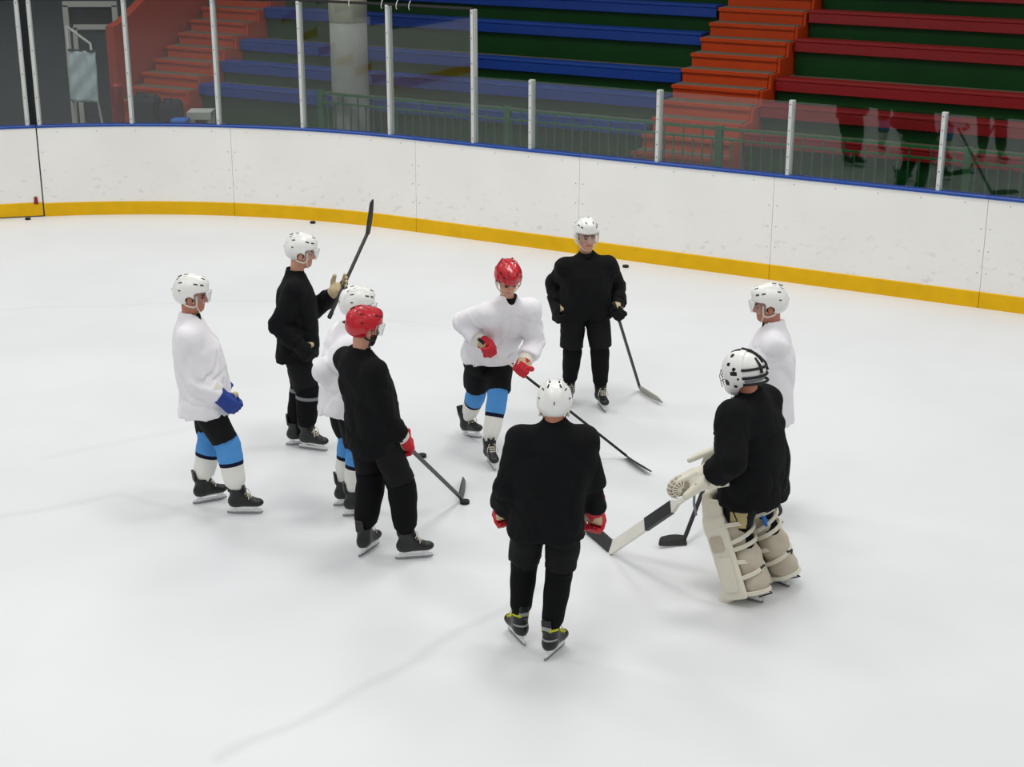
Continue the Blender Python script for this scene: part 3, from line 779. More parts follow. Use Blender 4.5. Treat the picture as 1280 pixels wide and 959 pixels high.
# ------------------------------------------------------------------ people
def fwd(yaw): return Vector((math.sin(yaw), math.cos(yaw), 0))
def rgt(yaw): return Vector((math.cos(yaw), -math.sin(yaw), 0))
def ik(a, b, l1, l2, hint):
    d = b-a; L = min(d.length, (l1+l2)*.999); u = d.normalized()
    x = (l1*l1-l2*l2+L*L)/(2*L); h = math.sqrt(max(l1*l1-x*x, 1e-6))
    hn = hint-u*hint.dot(u); hn.normalize()
    return a+u*x+hn*h
def frame3(x, y, z): return Matrix((x, y, z)).transposed()
def person(label, Y, yaw, feet, pelvis, neck, head, hyaw, hpitch, hands, jersey, helmet, glove='black', socks='black', skin=M_SKIN, hints=None,
           beard=False, strap='w', thumbs=None, openh=(False, False), girth=1.0, boots=None, goalie=False, hem=.16, hroll=0.0, sleeve=1.0, shw=.18, visor=True, footpitch=(0, 0), bend=1.012, cuff=.05, legs=1.0):
    """feet, hands: (left, right); points are given where they stand: (px, py, dy) turned into metres at depth Y+dy"""
    yaw = math.radians(yaw); P = lambda q: q if isinstance(q, Vector) else at(q[0], q[1], Y+q[2])
    f, r = fwd(yaw), rgt(yaw); up = Vector((0, 0, 1))
    pel, nk, hc = P(pelvis), P(neck), P(head)
    root = Vector((pel.x, pel.y, 0)); gl = []
    for ft in feet: g = ft[0] if isinstance(ft[0], Vector) else gnd(*ft[0]); gl.append((Vector((g.x, g.y, .0045)), math.radians(ft[1]), ft[2] if len(ft) > 2 else 0.0))
    root = Vector(((gl[0][0].x+gl[1][0].x)/2, (gl[0][0].y+gl[1][0].y)/2, 0))
    E = empty('person', root); tag(E, label, 'person'); inv = Matrix.Translation(-root)
    spine = (nk-pel).normalized()
    sh = [nk-up*.115-r*shw, nk-up*.115+r*shw]
    hip = [pel-r*.095-up*.02, pel+r*.095-up*.02]
    hand = [P(h) for h in hands]; wr, el = [], []
    for i in (0, 1):
        sd = -1 if i == 0 else 1
        hint = hints[i] if hints and hints[i] is not None else (-f*1.0+r*sd*.3-up*.1)
        w0 = hand[i]-(hand[i]-sh[i]).normalized()*.075; e0 = ik(sh[i], w0, .31, .27, hint)
        w1 = hand[i]-(hand[i]-e0).normalized()*.080
        e1 = ik(sh[i], w1, .31, .27, hint); wr.append(w1); el.append(e1)
    ank, kn = [], []
    for i in (0, 1):
        g, fy, lift = gl[i]; a = g+fwd(fy)*(-.05)+up*(.157+lift); ank.append(a)
        kf = (fwd(fy)*.6+f*.6).normalized(); dl = (a-hip[i]).length*bend; kn.append(ik(hip[i], a, .51*dl, .49*dl, kf))
    # head frame
    hy, hp = math.radians(hyaw), math.radians(hpitch)
    Rh = Matrix.Rotation(-hy, 3, 'Z') @ Matrix.Rotation(hp, 3, 'X') @ Matrix.Rotation(math.radians(hroll), 3, 'Y')
    H = lambda x, y, z: hc+Rh @ Vector((x, y, z))
    # ---- body: one continuous figure
    allp = sh+el+wr+hand+hip+kn+ank+[hc, nk, pel]
    lo = [min(p[i] for p in allp)-.16 for i in range(3)]; hi = [max(p[i] for p in allp)+.16 for i in range(3)]; lo[2] = .02
    ax = [axis(lo[i], hi[i], .022, (hc[i]-.14, hc[i]+.14), .0055) for i in range(3)]
    S = Sculpt(*ax)
    S.cone(nk-spine*.14, pel, .075, .10, k=0)
    for i in (0, 1):
        S.cone(nk-up*.12, sh[i]-up*.01, .05, .042, k=.02); S.cone(sh[i]-up*.01, el[i], .044, .040, k=.02); S.cone(el[i], wr[i], .042, .030, k=.02); S.cone(wr[i], wr[i]+(hand[i]-wr[i])*.9, .028, .024, k=.02)
        S.cone(pel, hip[i], .10, .085, k=.04); S.cone(hip[i], kn[i], .082, .055, k=.03); S.cone(kn[i], ank[i], .052, .036, k=.02)
        g, fy, lift = gl[i]; S.cone(ank[i]-up*.04, ank[i]-up*.05+fwd(fy)*.12, .030, .026, k=.02)
    S.ell(H(0, -.012, .038), (.078, .098, .090), Rh, k=.03)
    S.ell(H(0, .028, -.040), (.060, .066, .078), Rh, k=.03)
    S.ell(H(0, .058, -.092), (.030, .030, .024), Rh, k=.03)
    for sx in (-1, 1):
        S.ell(H(sx*.034, .066, -.028), (.024, .020, .022), Rh, k=.02)          # cheek
        S.ell(H(sx*.078, -.010, -.016), (.010, .021, .033), Rh, k=.008)       # ear
        S.ell(H(sx*.031, .104, -.001), (.017, .013, .011), Rh, k=.012, op='s')  # eye socket
        S.cone(H(sx*.012, .092, .022), H(sx*.046, .078, .020), .010, .009, k=.012)   # brow
    S.cone(H(0, .094, .010), H(0, .110, -.030), .009, .0125, k=.012)           # nose
    for sx in (-1, 1): S.ell(H(sx*.012, .101, -.034), (.009, .010, .008), Rh, k=.006)
    S.cone(H(-.020, .084, -.064), H(.020, .084, -.064), .0085, .0085, k=.008)  # lips
    S.cone(H(-.018, .0955, -.063), H(.018, .0955, -.063), .0028, .0028, k=.003, op='s')
    S.cone(H(0, -.025, -.035), nk-up*.14, .057, .050, k=.03)
    Rn = np.array(Rh); hcn = np.array(hc)
    def face_fn(C):
        q = (C-hcn) @ Rn; x, y, z = q[:, 0], q[:, 1], q[:, 2]; m = np.zeros(len(C), int)
        near = np.abs(q).max(1) < .15
        m[near & (y < .02) & (z > -.052+.5*np.maximum(y+.03, 0)) & (np.abs(x) < .076+0*z)] = 1
        if beard: m[near & (z < -.028) & (y > .018) & (z > -.125)] = 1
        m[near & (y > .055) & (np.abs(z-.021) < .006) & (np.abs(np.abs(x)-.031) < .019)] = 1
        m[near & (y > .055) & (np.abs(z+.001) < .0065) & (np.abs(np.abs(x)-.031) < .012)] = 2
        m[near & (y > .07) & (np.abs(z+.064) < .0065) & (np.abs(x) < .022)] = 3
        return m
    obj('body', S.bake('body', [skin, M_HAIR, M_EYE, M_LIP], face_fn, root), E)
    # ---- jersey
    jm = {'white': M_JW, 'black': M_JB}[jersey]; ph = (pel.x*7.3+pel.y*3.1) % 6.28
    allp = sh+el+wr+[nk, pel]; lo = [min(p[i] for p in allp)-.34 for i in range(3)]; hi = [max(p[i] for p in allp)+.34 for i in range(3)]
    S = Sculpt.cube(lo, hi, .0135)
    ct = lambda t: pel+(nk-pel)*t
    z0 = pel.z-hem; G = girth; bel = f*.015*G
    secs = []
    for t, zz, wd, dp, o in ((None, z0, .225*G, .178*G, -f*.0), (0, None, .222*G, .178*G, bel), (.35, None, .225*G, .175*G, bel), (.62, None, .222*G, .165*G, f*.01), (.78, None, .205, .145, f*0), (.88, None, .165, .115, f*0), (.96, None, .105, .088, f*0), (1.06, None, .070, .070, f*0)):
        c = ct(t) if t is not None else pel-f*0
        zc = zz if zz is not None else c.z
        secs.append((zc, c.x+o.x, c.y+o.y, wd, dp))
    S.torso(secs, yaw, k=0, folds=.013, ph=ph)
    for i in (0, 1):
        S.cone(nk-up*.095, sh[i], .074, .084*G**.5, k=.06); S.cone(sh[i], el[i], .086*G**.5*sleeve, .080*sleeve, k=.045)
        S.cone(el[i], wr[i]-(wr[i]-el[i]).normalized()*cuff, .080*sleeve, .083*sleeve, k=.018, flat=(0, 1))
    S.wrinkle(.0036, ph, .9); S.wrinkle(.0010, ph+1, 2.4); S.crease(.012 if jersey == 'white' else .010, ph, nk.z-.07)
    # neck opening
    S.cone(nk+up*.02+f*.02, nk+up*.2, .062, .075, k=.006, op='s')
    S.ell(nk+f*.085+up*.022, (.040, .060, .055), Matrix.Rotation(-yaw, 3, 'Z'), k=.006, op='s')
    j = obj('jersey', S.bake('jersey', [jm], None, root), E)
    col = MB(); rg = []
    for zz, rr in ((-.035, .072), (.010, .072), (.032, .069), (.028, .060)):
        rg.append([nk+(hc-nk)*.0+r*(rr*math.cos(a_))+f*(.012+rr*math.sin(a_))+up*(zz-.016*max(0, math.sin(a_))) for a_ in np.linspace(0, 2*PI, 29)[:-1]])
    col.loft(rg); col.build('collar', [M_JB], j, True, inv)
    # ---- pants
    allp = hip+kn+[pel]; lo = [min(p[i] for p in allp)-.24 for i in range(3)]; hi = [max(p[i] for p in allp)+.24 for i in range(3)]
    S = Sculpt.cube(lo, hi, .014)
    S.ell(pel+up*.02, (.19*G, .15*G, .13), Matrix.Rotation(-yaw, 3, 'Z'), k=0)
    for i in (0, 1):
        e = hip[i]+(kn[i]-hip[i])*.90
        S.cone(hip[i]-up*.03+r*(.012*(-1, 1)[i]), e+r*(.014*(-1, 1)[i]), .112*G**.5, .104, k=.012, flat=(0, 1))
    S.wrinkle(.0028, ph+2); S.crease(.006, ph+1)
    pm = [M_PB, M_PADT]
    def pfn(C):
        if not goalie: return np.zeros(len(C), int)
        e0 = np.array(kn[0]); q = C-e0
        s_ = q @ np.array(-f*.55-r*.85)
        return ((s_ > .06) & (np.abs(q @ np.array(f*.85-r*.55)) < .055) & (q[:, 2] > -.02) & (q[:, 2] < .16)).astype(int)
    obj('pants', S.bake('pants', pm, pfn, root), E)
    # ---- socks
    for i in (0, 1):
        top = kn[i]+(hip[i]-kn[i])*.2; a = ank[i]+up*.02; rings, mis = [], []; N = 30
        fy = gl[i][1]
        sm = {'black': [M_SKB, M_SKB, M_SKB], 'blue': [M_SKBL, M_NAVY, M_SKW], 'grey': [M_SKB, M_GREYT, M_SKB]}[socks]
        for k in range(N+1):
            t = k/N
            c = top+(kn[i]-top)*(t/.2) if t < .2 else kn[i]+(a-kn[i])*((t-.2)/.8)
            sh_f = .012*math.sin(PI*min(1, max(0, (t-.2)/.8)))
            rad = np.interp(t, [0, .2, .4, .65, .84, .93, 1], [.084, .087, .084, .076, .068, .050/legs, .046/legs])*legs*(1+.02*math.sin(19*t+ph))
            dirn = (kn[i]-top) if t < .2 else (a-kn[i]); dirn.normalize()
            xx = dirn.cross(f).normalized(); yy = xx.cross(dirn)
            rings.append([c+fwd(fy)*sh_f*0+xx*(rad*math.cos(b))+yy*(rad*1.06*math.sin(b)) for b in np.linspace(0, 2*PI, 21)[:-1]])
            if k < N:
                tt = (k+.5)/N
                if socks == 'blue': mis.append(0 if tt < .47 else 1 if tt < .54 else 2)
                elif socks == 'grey': mis.append(0 if tt < .27 else 1 if tt < .33 else 2)
                else: mis.append(0)
        sk = MB(); sk.loft(rings, mis); sk.build('sock', sm, E, True, inv)
    # ---- skates
    for i in (0, 1):
        g, fy, lift = gl[i]; yel = boots == 'yellow'
        mw = inv @ Matrix.Translation(g+up*lift) @ Matrix.Rotation(-fy, 4, 'Z') @ Matrix.Rotation(math.radians(footpitch[i]), 4, 'X') @ Matrix.Scale(.91, 4)
        b = obj('skate', BOOT_Y if yel else BOOT, E, mw)
        obj('blade_holder', HOLDER, b); obj('blade', BLADE, b); tag(obj('laces', LACES_Y if yel else LACES, b), kind='stuff')
    # ---- gloves
    if not goalie:
        for i in (0, 1):
            z = (hand[i]-wr[i]).normalized(); th = thumbs[i] if thumbs and thumbs[i] is not None else f
            th = (th-z*th.dot(z)).normalized(); x = th if i == 1 else -th; y = z.cross(x)
            mw = inv @ Matrix.Translation(wr[i]-z*.012) @ frame3(x, y, z).to_4x4() @ Matrix.Scale(1.16, 4)
            obj('glove', glove_mesh(glove, openh[i], i == 0), E, mw)
    # ---- helmet
    hm = inv @ Matrix.Translation(hc) @ Rh.to_4x4()
    if not goalie:
        h = obj('helmet', HELM_R if helmet == 'red' else HELM_W, E, hm)
        tag(obj('vents', VENTS, h), kind='stuff'); obj('chin_strap', STRAP_W if strap == 'w' else STRAP_B, h)
        if visor: obj('visor', VISOR, h)
    return dict(E=E, inv=inv, sh=sh, el=el, wr=wr, hand=hand, hip=hip, kn=kn, ank=ank, f=f, r=r, hm=hm, gl=gl, pel=pel, root=root)

def stick(label, butt, heel, toe, shaft_m=M_CARB, blade_m=M_CARB, upper_m=None, upper=0.0, blade_h=.075, name='hockey_stick', lie=None):
    """shaft from butt to heel, curved blade from heel to toe"""
    E = empty(name, heel); inv = Matrix.Translation(-Vector(heel)); tag(E, label, 'hockey stick')
    d = (heel-butt).normalized(); bt = (toe-heel).normalized()
    n = d.cross(bt).normalized(); y = n.cross(d)
    up = (-d-bt*(-d).dot(bt)); up.normalize()
    if lie is not None: up = lie
    h2 = heel+up*(blade_h*.55)+bt*.012
    mid = butt+(h2-butt)*upper
    def sh(a, b, m, nm, wx=.011, wy=.0155):
        mb = MB(); pr = [(sx*wx*qx, sy*wy*qy) for sx, sy, qx, qy in ((-1, -1, .7, 1), (1, -1, .7, 1), (1, -1, 1, .75), (1, 1, 1, .75), (1, 1, .7, 1), (-1, 1, .7, 1), (-1, 1, 1, .75), (-1, -1, 1, .75))]
        mb.loft([[c+n*a_+y*b_ for a_, b_ in pr] for c in (a, b)]); mb.build(nm, [m], E, mw=inv)
    if upper > 0: sh(butt, mid, upper_m, 'upper_shaft')
    sh(mid, h2, shaft_m, 'shaft')
    sh(butt-d*.012, butt+d*.05, M_STRAPB if shaft_m != M_STW else M_STW, 'butt_tape', .0135, .018)
    Lb = (toe-heel).length; rings = []
    bn = up.cross(bt).normalized()
    for k in range(15):
        t = k/14; hgt = blade_h*(.72+.35*math.sin(PI*min(1, t*.8+.15)))*(1 if t < .86 else math.sqrt(max(.05, 1-((t-.86)/.15)**2)))
        c = heel+bt*(Lb*t-.005)+bn*(.028*t*t); th = .0065-.002*t
        b0 = up*(.004+.010*max(0, t-.75)*4*.5); b1 = b0+up*hgt
        rings.append([c+b0-bn*th, c+b0+bn*th, c+b0*.5+b1*.5+bn*(th+.001), c+b1+bn*th*.8, c+b1-bn*th*.8, c+b0*.5+b1*.5-bn*(th+.001)])
    mb = MB(); mb.loft(rings); mb.build('blade', [blade_m], E, mw=inv)
    return E
UP = Vector((0, 0, 1)); ZI = .006
def gi(px, py): g = gnd(px, py); g.z = ZI; return g

# 1 white jersey, blue gloves
person('man in white jersey, white helmet, black shorts and blue-white socks with a blue glove', 11.55, 84,
       (((262, 628), 62), ((306, 643), 90)), (253, 488, 0), (237, 396, 0), (240, 370, 0), 86, -4,
       ((278, 482, .22), (290, 506, -.16)), 'white', 'white', 'blue', 'blue', M_SKIN2, girth=1.1, hem=.18, sleeve=1.0, legs=1.1, hints=(None, Vector((-.9, -.4, -.1))))
# 2 black jersey, raised stick
p2 = person('man in black with white helmet resting a raised stick against his open hand', 12.9, 84,
       (((377, 557), 82), ((391, 563), 110)), (370, 430, 0), (368, 341, 0), (377, 316, 0), 82, -8,
       ((423, 360, .12), (384, 442, -.2)), 'black', 'white', 'black', 'grey', M_SKIN, openh=(True, False), hem=.12, legs=1.12,
       thumbs=(Vector((.2, .5, .9)), None), hints=(Vector((-.1, .3, -1)), None))
a, b = at(412, 396, 12.75), at(462, 292, 13.35)
stick('black stick held up with its blade in the air above the white helmets', a, b, at(471, 249, 13.45), lie=Vector((-.38, -.9, .12)).normalized(), blade_h=.07)
# 3 white jersey hidden behind the red helmet
person('man in white jersey and white helmet half hidden behind the red helmeted man', 11.45, 68,
       (((438, 632), 75), ((450, 645), 76)), (430, 492, 0), (436, 408, 0), (447, 385, 0), 66, -8,
       ((470, 490, .25), (436, 492, .04)), 'white', 'white', 'black', 'blue', M_SKIN2, hem=.15, girth=1.12, sleeve=1.1, cuff=-.03, hints=(None, Vector((-1, -.3, -.1))))
# 4 red helmet, black
p4 = person('bearded man in black jersey and red helmet, stick in his red glove', 10.65, 52,
       (((461, 690), 28), ((517, 699), 80)), (466, 536, 0), (449, 438, 0), (456, 411, 0), 56, -10,
       ((500, 548, .35), (508, 557, -.02)), 'black', 'red', 'red', 'black', M_SKIN, beard=True, strap='b', hem=.16, legs=1.18,
       thumbs=(None, Vector((.4, .8, -.8))), hints=(None, Vector((-.4, -.7, 0))))
h = p4['hand'][1]; heel = gi(577, 629); d = (heel-h).normalized()
stick('black stick of the red helmeted man in black, its blade by a puck', h-d*.16, heel, gi(586, 603))
# 5 red helmet, white, skating
p5 = person('man in white jersey and red helmet skating with a two-handed grip on his stick', 12.7, 158,
       (((614, 583), 165), ((590, 548), 140)), (611, 436, .10), (635, 373, -.22), (635, 349, -.30), 164, -32,
       ((652, 461, -.36), (611, 434, -.32)), 'white', 'red', 'red', 'blue', M_SKIN, hem=.10, visor=False, sleeve=1.1,
       thumbs=(Vector((.7, -.2, -.7)), Vector((.7, -.2, -.7))), hints=(Vector((.4, 1, .1)), Vector((-.75, .8, .1))), footpitch=(0, 12), girth=1.08, legs=1.0)
hb, hl = p5['hand'][1], p5['hand'][0]; heel = gi(786, 573)
d = (heel-hb).normalized()
stick('black stick with white upper shaft held by the red helmeted skater in white', hb-d*.10, heel, gi(813, 595), upper_m=M_STW, upper=.24)
# 6 black, facing the camera
p6 = person('man in black with white helmet facing us, stick with pale blade in one hand', 13.85, 172,
       (((752, 511), 168), ((711, 505), 185)), (732, 382, 0), (733, 318, 0), (733, 295, -.02), 166, -4,
       ((771, 391, -.12), (698, 394, -.08)), 'black', 'white', 'black', 'black', M_SKIN, hem=.10, girth=1.05,
       thumbs=(Vector((.4, -.2, -.8)), None), hints=(Vector((.25, 1, 0)), Vector((-.25, 1, 0))), shw=.19)
h = p6['hand'][0]; heel = gi(801, 489); d = (heel-h).normalized()
stick('black stick with pale grey blade held by the man in black facing us', h-d*.12, heel, gi(826, 508), blade_m=M_STG)
# 7 black, back to the camera
person('man in black seen from behind with white helmet, red gloves and yellow-trimmed skates', 9.2, 4,
       (((646, 799), -24), ((693, 818), 30)), (684, 642, 0), (692, 530, 0), (693, 507, .02), 2, -8,
       ((629, 645, .20), (744, 652, .20)), 'black', 'white', 'redonly', 'black', M_SKIN2, hem=.14, girth=1.1, boots='yellow', sleeve=1.1,
       hints=(Vector((-.35, -1, .0)), Vector((.35, -1, .0))), shw=.19, thumbs=(Vector((.9, .5, 0)), Vector((-.9, .5, 0))))
# 8 white, behind the goalkeeper
p8r = Vector((1.95, 11.36, 0))
p8 = person('man in white jersey and white helmet standing behind the goalkeeper', 11.36, -82,
       ((p8r+Vector((-.02, -.14, 0)), -80), (p8r+Vector((-.02, .16, 0)), -75)), (962, 502, 0), (967, 406, 0), (961, 382, 0), -84, -6,
       (at(906, 545, 11.2), at(915, 520, 11.5)), 'white', 'white', 'black', 'blue', M_SKIN2, hem=.14, girth=1.12, thumbs=(Vector((-.5, -.3, -.7)), Vector((-.5, -.3, -.7))))
h = p8['hand'][0]; heel = gi(858, 683); d = (heel-h).normalized()
stick('black stick with black blade on the ice beside the goalkeeper pads', p8['hand'][1]-d*.1, heel, gi(822, 686), blade_h=.08)
# ------------------------------------------------------------------ 9 goalkeeper
p9 = person('goalkeeper in black jersey with white mask, white leg pads and catching glove', 10.0, -52,
       (((931, 750), -58), ((968, 728), -40)), (944, 586, 0), (938, 490, 0), (931, 468, -.02), -58, -10,
       ((873, 603, -.14), (886, 583, .22)), 'black', 'white', 'black', 'black', M_SKIN2, goalie=True, cuff=.10, bend=1.035, hem=.22, girth=1.22, sleeve=1.28, shw=.205,
       hints=(Vector((.2, -.9, -.3)), Vector((.9, .5, .3))))
E9, inv9 = p9['E'], p9['inv']
# mask in the head frame
S = Sculpt.cube((-.17, -.19, -.18), (.17, .21, .21), .0055)
S.ell((0, .010, .030), (.118, .145, .142), k=0); S.ell((0, .075, -.075), (.082, .075, .065), k=.04)
S.ell((0, .0, .02), (.100, .125, .124), k=.003, op='s'); S.ell((0, .07, -.075), (.066, .062, .055), k=.003, op='s')
S.box((0, .17, -.015), (.068, .09, .058), rd=.03, k=.01, op='s')
S.box((0, -.16, 0), (.3, .12, .3), rd=.01, k=.004, op='s')
S.cone((0, -.03, -.3), (0, -.03, -.06), .085, .085, k=.004, op='s')
def mkfn(C):
    x, y, z = C[:, 0], C[:, 1], C[:, 2]; m = np.zeros(len(C), int)
    for (a, b, c, r) in ((.1, .02, .06, .014), (.09, .06, .09, .011), (.1, .0, .0, .012), (.085, .09, -.03, .016), (.1, .03, -.06, .010), (.06, .04, .14, .012)):
        for sx in (-1, 1): m[(x-sx*a)**2+(y-b)**2+(z-c)**2 < r*r*2] = 1
    m[(np.abs(x) < .03) & (z > .14) & (y < .07) & (y > -.0)] = 1
    m[(np.abs(z-.035) < .014) & (np.abs(x) > .09) & (y > .0) & (y < .05)] = 1
    return m
mk = obj('mask', S.bake('mask', [M_HW, M_BLACKM], mkfn), E9, p9['hm'])
S = Sculpt.cube((-.16, -.19, -.11), (.16, .02, .19), .0055)
S.ell((0, -.012, .028), (.108, .134, .132), k=0); S.ell((0, 0, .02), (.096, .120, .122), k=.003, op='s')
S.box((0, .14, 0), (.3, .175, .3), rd=.005, k=.003, op='s'); S.box((0, 0, -.2), (.3, .3, .14), rd=.005, k=.003, op='s')
def bpfn(C): return ((C[:, 2] < .0) & (C[:, 2] > -.035)).astype(int)
obj('back_plate', S.bake('back_plate', [M_HW, M_MGREY], bpfn), mk)
o = MB()
for z in (.055, .0, -.045):
    o.tube([( .112*math.cos(t)*(1 if z > -.02 else .95), -.012+.140*math.sin(t), z) for t in np.linspace(math.radians(-8), math.radians(-172), 16)], .0095, 6)
for sx in (-1, 1): o.tube([(sx*.03, -.10, .118), (sx*.04, -.135, .07), (sx*.045, -.146, .02)], .010, 6)
o.tube([(0, .0, .172), (0, -.06, .158), (0, -.10, .132), (0, -.135, .08)], .012, 6)
o.build('strap', [M_STRAPB], mk, True)
o = MB()
for x in (-.045, -.015, .015, .045): o.tube([(x, .142, .05), (x, .162, .0), (x, .150, -.075)], .003, 5)
for z in (.035, .0, -.035): o.tube([(-.072, .118, z), (-.03, .158, z), (.03, .158, z), (.072, .118, z)], .003, 5)
o.build('cage', [M_STEEL], mk, True)
# leg pads, local frame: origin on the ice under the ankle, +y forward, z along the shin
def make_pad(left):
    q = -1 if left else 1
    S = Sculpt.cube((-.20, -.06, .0), (.20, .36, .95), .011)
    S.box((0, .135, .30), (.135, .040, .22), Matrix.Rotation(.08, 3, 'X'), rd=.03, k=0)
    S.box((0, .135, .51), (.135, .045, .09), rd=.03, k=.02)
    S.box((0, .125, .69), (.130, .035, .16), Matrix.Rotation(.22, 3, 'X'), rd=.03, k=.02)
    S.box((0, .185, .085), (.125, .045, .115), Matrix.Rotation(.85, 3, 'X'), rd=.035, k=.02)
    S.box((q*.128, .085, .38), (.020, .085, .30), rd=.018, k=.012)
    S.box((-q*.128, .085, .28), (.018, .080, .20), rd=.016, k=.012)
    S.box((q*.12, .085, .68), (.020, .075, .12), Matrix.Rotation(.22, 3, 'X'), rd=.018, k=.012)
    for z in (.20, .42, .60): S.cone((-.2, .21, z), (.2, .21, z), .012, .012, k=.01, op='s')
    return S.bake('leg_pad', [M_PAD])
def make_wrap(left):
    q = -1 if left else 1
    S = Sculpt.cube((-.17, -.17, .05), (.17, .14, .70), .011)
    S.cone((0, 0, .14), (0, -.01, .30), .092, .095, k=0); S.cone((0, -.005, .30), (0, .0, .42), .094, .084, k=.02)
    S.ell((0, -.02, .155), (.105, .10, .085), k=.02); S.ell((0, -.015, .33), (.112, .10, .10), k=.015)
    S.cone((0, .02, .47), (0, .03, .60), .105, .118, k=.01)
    S.wrinkle(.002, 1.0 if left else 2.0, 1.8)
    return S.bake('calf_wrap', [M_PADB])
for i in (0, 1):
    g, fy, lift = p9['gl'][i]; a = Vector((p9['ank'][i].x, p9['ank'][i].y, 0.0)); k = p9['kn'][i]
    zax = (k-p9['ank'][i]).normalized(); fv = fwd(fy); yv = (fv-zax*fv.dot(zax)).normalized(); xv = yv.cross(zax)
    base = p9['ank'][i]-zax*.165
    mw = inv9 @ Matrix.Translation(base) @ frame3(xv, yv, zax).to_4x4()
    pd = obj('leg_pad', make_pad(i == 0), E9, mw); obj('calf_wrap', make_wrap(i == 0), pd)
    st = MB()
    for z, dz, rr in ((.10, -.03, .118), (.235, .03, .122), (.33, -.03, .120), (.435, .02, .122), (.50, .06, .135), (.60, -.03, .14)):
        ring = [Vector((rr*1.02*math.sin(t), .04-.02+(-rr)*math.cos(t)*1.0+.0, z+dz*math.sin(t*.5+.4))) for t in np.linspace(-1.75, 1.75, 18)]
        # flat strap: two-tube wide band
        st.tube([p+Vector((0, 0, .007)) for p in ring], .009, 6); st.tube([p-Vector((0, 0, .007)) for p in ring], .009, 6)
    st.build('strap', [M_PAD], pd, True)
    bk = MB()
    for z, x, y in ((.50, -.13, .06), (.50, .13, .06), (.435, -.125, .05), (.235, .13, .05), (.60, .14, .05)):
        bk.box((x, y, z), (.014, .02, .018))
    bk.build('buckle', [M_MGREY], pd)
    for sx in (-1, 1):
        sp = MB(); sp.box((sx*.152, .085, .27), (.006, .05, .125), Matrix.Rotation(.05, 3, 'X'), ch=.008); sp.build('side_panel', [M_PAD], pd)
        sp = MB(); sp.box((sx*.150, .10, .49), (.008, .045, .055), ch=.012); sp.build('knee_block', [M_PADB], pd)
    for pts_ in ([(-.09, .0, .64), (-.12, -.05, .72), (-.15, -.09, .70), (-.17, -.11, .63)], [(.09, .0, .64), (.12, -.05, .72), (.15, -.09, .70), (.17, -.11, .63)], [(.0, -.09, .09), (.03, -.10, .05), (.0, .12, .02)]):
        lc = MB(); lc.tube(pts_, .0055, 5); lc.build('lace', [M_STRAPB], pd, True)
    if i == 1: pt = MB(); pt.box((-.06, -.107, .545), (.022, .006, .04), Matrix.Rotation(.4, 3, 'Z')); pt.build('patch', [M_PBLUE], pd)
# catching glove on the left hand
hnd, wr0 = p9['hand'][0], p9['wr'][0]
z = (Vector((-.80, -.05, -.35))).normalized(); xx = Vector((.05, -1, .25)); xx = (xx-z*xx.dot(z)).normalized(); yy = z.cross(xx)
S = Sculpt.cube((-.17, -.17, -.17), (.17, .17, .24), .0075)
S.cone((0, 0, .02), (0, 0, -.11), .068, .100, k=0, flat=(0, 1)); S.cone((0, 0, -.03), (0, 0, -.16), .060, .090, k=.004, op='s')
S.ell((0, .01, .06), (.088, .062, .075), k=.03); S.cone((.075, -.01, .02), (.095, -.035, .14), .036, .024, k=.015)
S.cone((-.07, .0, .03), (-.09, -.02, .14), .036, .026, k=.015)
for x in (-.05, -.018, .016, .05): S.cone((x, .05, .05), (x*1.15, .050, .15), .022, .017, k=.008)
cg = obj('catching_glove', S.bake('catching_glove', [M_PAD]), E9, inv9 @ Matrix.Translation(wr0) @ frame3(xx, yy, z).to_4x4() @ Matrix.Scale(1.15, 4))
S = Sculpt.cube((-.13, -.12, .04), (.13, .12, .26), .0065)
S.ell((0, .005, .145), (.092, .062, .085), k=0); S.ell((0, -.05, .15), (.070, .055, .070), k=.01, op='s')
obj('pocket', S.bake('pocket', [mat('pocket_mesh', (150, 142, 122), .85, .2, .55, 70, .8, 90)]), cg)
nt_ = MB()
for k in range(9):
    t = -1+2*k/8; cx_ = math.sqrt(max(.02, 1-t*t))
    nt_.tube([(.094*t, .005+.065*cx_*math.sin(w), .145+.088*cx_*math.cos(w)) for w in np.linspace(-.9, 2.2, 9)], .0034, 5)
for w in np.linspace(-.7, 2.0, 8):
    nt_.tube([(.094*t, .005+.065*math.sqrt(max(.02, 1-t*t))*math.sin(w), .145+.088*math.sqrt(max(.02, 1-t*t))*math.cos(w)) for t in np.linspace(-1, 1, 9)], .0034, 5)
tag(nt_.build('webbing', [M_PAD], cg, True), kind='stuff')
cd = MB(); cd.tube([at(876, 600, 9.75), at(870, 606, 9.70), at(868, 616, 9.70), at(867.5, 630, 9.72), at(870, 644, 9.74)], .009, 6); cd.build('cord', [M_GREYT], E9, True, inv9)
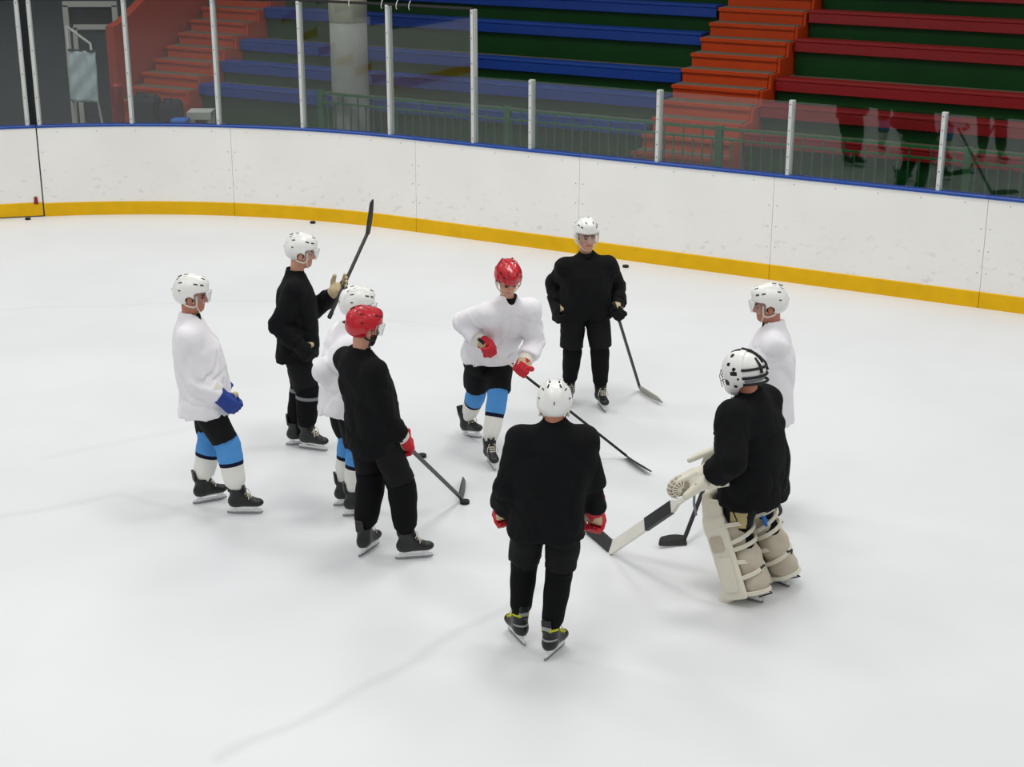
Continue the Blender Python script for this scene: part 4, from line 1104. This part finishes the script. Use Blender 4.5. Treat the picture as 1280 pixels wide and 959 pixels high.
# blocker on the right hand
hnd, wr1 = p9['hand'][1], p9['wr'][1]
z = (hnd-p9['el'][1]).normalized(); z = Vector((-.8, .25, -.45)).normalized(); yy = Vector((-.35, .3, .9)); yy = (yy-z*yy.dot(z)).normalized(); xx = yy.cross(z)
S = Sculpt.cube((-.15, -.12, -.22), (.15, .13, .24), .0085)
S.box((0, .065, .0), (.105, .018, .18), rd=.015, k=0); S.box((0, .085, -.16), (.105, .016, .055), Matrix.Rotation(-.5, 3, 'X'), rd=.014, k=.01)
S.box((0, .005, .03), (.05, .045, .055), rd=.03, k=.02)
for x in (-.036, -.012, .012, .036): S.cone((x, .02, .08), (x, -.02, .115), .017, .016, k=.005); S.cone((x, -.02, .115), (x, -.05, .08), .016, .014, k=.004)
S.cone((.045, -.01, .03), (.035, -.055, .075), .02, .016, k=.01)
S.cone((0, 0, .0), (0, 0, -.10), .055, .075, k=.02, flat=(0, 1))
bl = obj('blocker', S.bake('blocker', [M_PAD]), E9, inv9 @ Matrix.Translation(wr1) @ frame3(xx, yy, z).to_4x4())
# goalkeeper's stick
heel = gi(759, 690); toe = gi(735, 667); top = at(872, 612, 9.98)
E = tag(empty('goalie_stick', heel), 'goalkeeper stick with wide white paddle, black tape and black blade', 'hockey stick'); inv = Matrix.Translation(-heel)
d = (heel-top).normalized(); side = Vector((.15, .9, .35)); n = d.cross((toe-heel).normalized()).normalized(); yv = n.cross(d).normalized()
L = (heel-top).length
def seg(t0, t1, w0, w1, m, nm, th=.0125, off=0.0):
    mb = MB(); a, b = top+d*(L*t0), top+d*(L*t1)
    mb.loft([[c+n*sx*th+yv*(sy*w+off) for sx, sy in ((-1, -1), (1, -1), (1, 1), (-1, 1))] for c, w in ((a, w0), (b, w1))]); mb.build(nm, [m], E, mw=inv)
seg(-.14, .20, .016, .016, M_STW, 'shaft'); seg(.20, .25, .016, .043, M_STW, 'shoulder'); seg(.25, .985, .044, .046, M_STW, 'paddle')
seg(.265, .55, .047, .048, M_CARB, 'tape', .0145)
bt = (toe-heel).normalized(); upb = (-d-bt*(-d).dot(bt)).normalized(); bn = upb.cross(bt); rings = []
Lb = .39
for k in range(13):
    t = k/12; c = heel+bt*(Lb*t-.045)+bn*.02*t*t+UP*.004; hh = .092*(1 if t < .85 else math.sqrt(max(.08, 1-((t-.85)/.16)**2)))
    th = .012; rings.append([c-bn*th, c+bn*th, c+upb*hh+bn*th, c+upb*hh-bn*th])
mb = MB(); mb.loft(rings); mb.build('blade', [M_CARB], E, mw=inv)
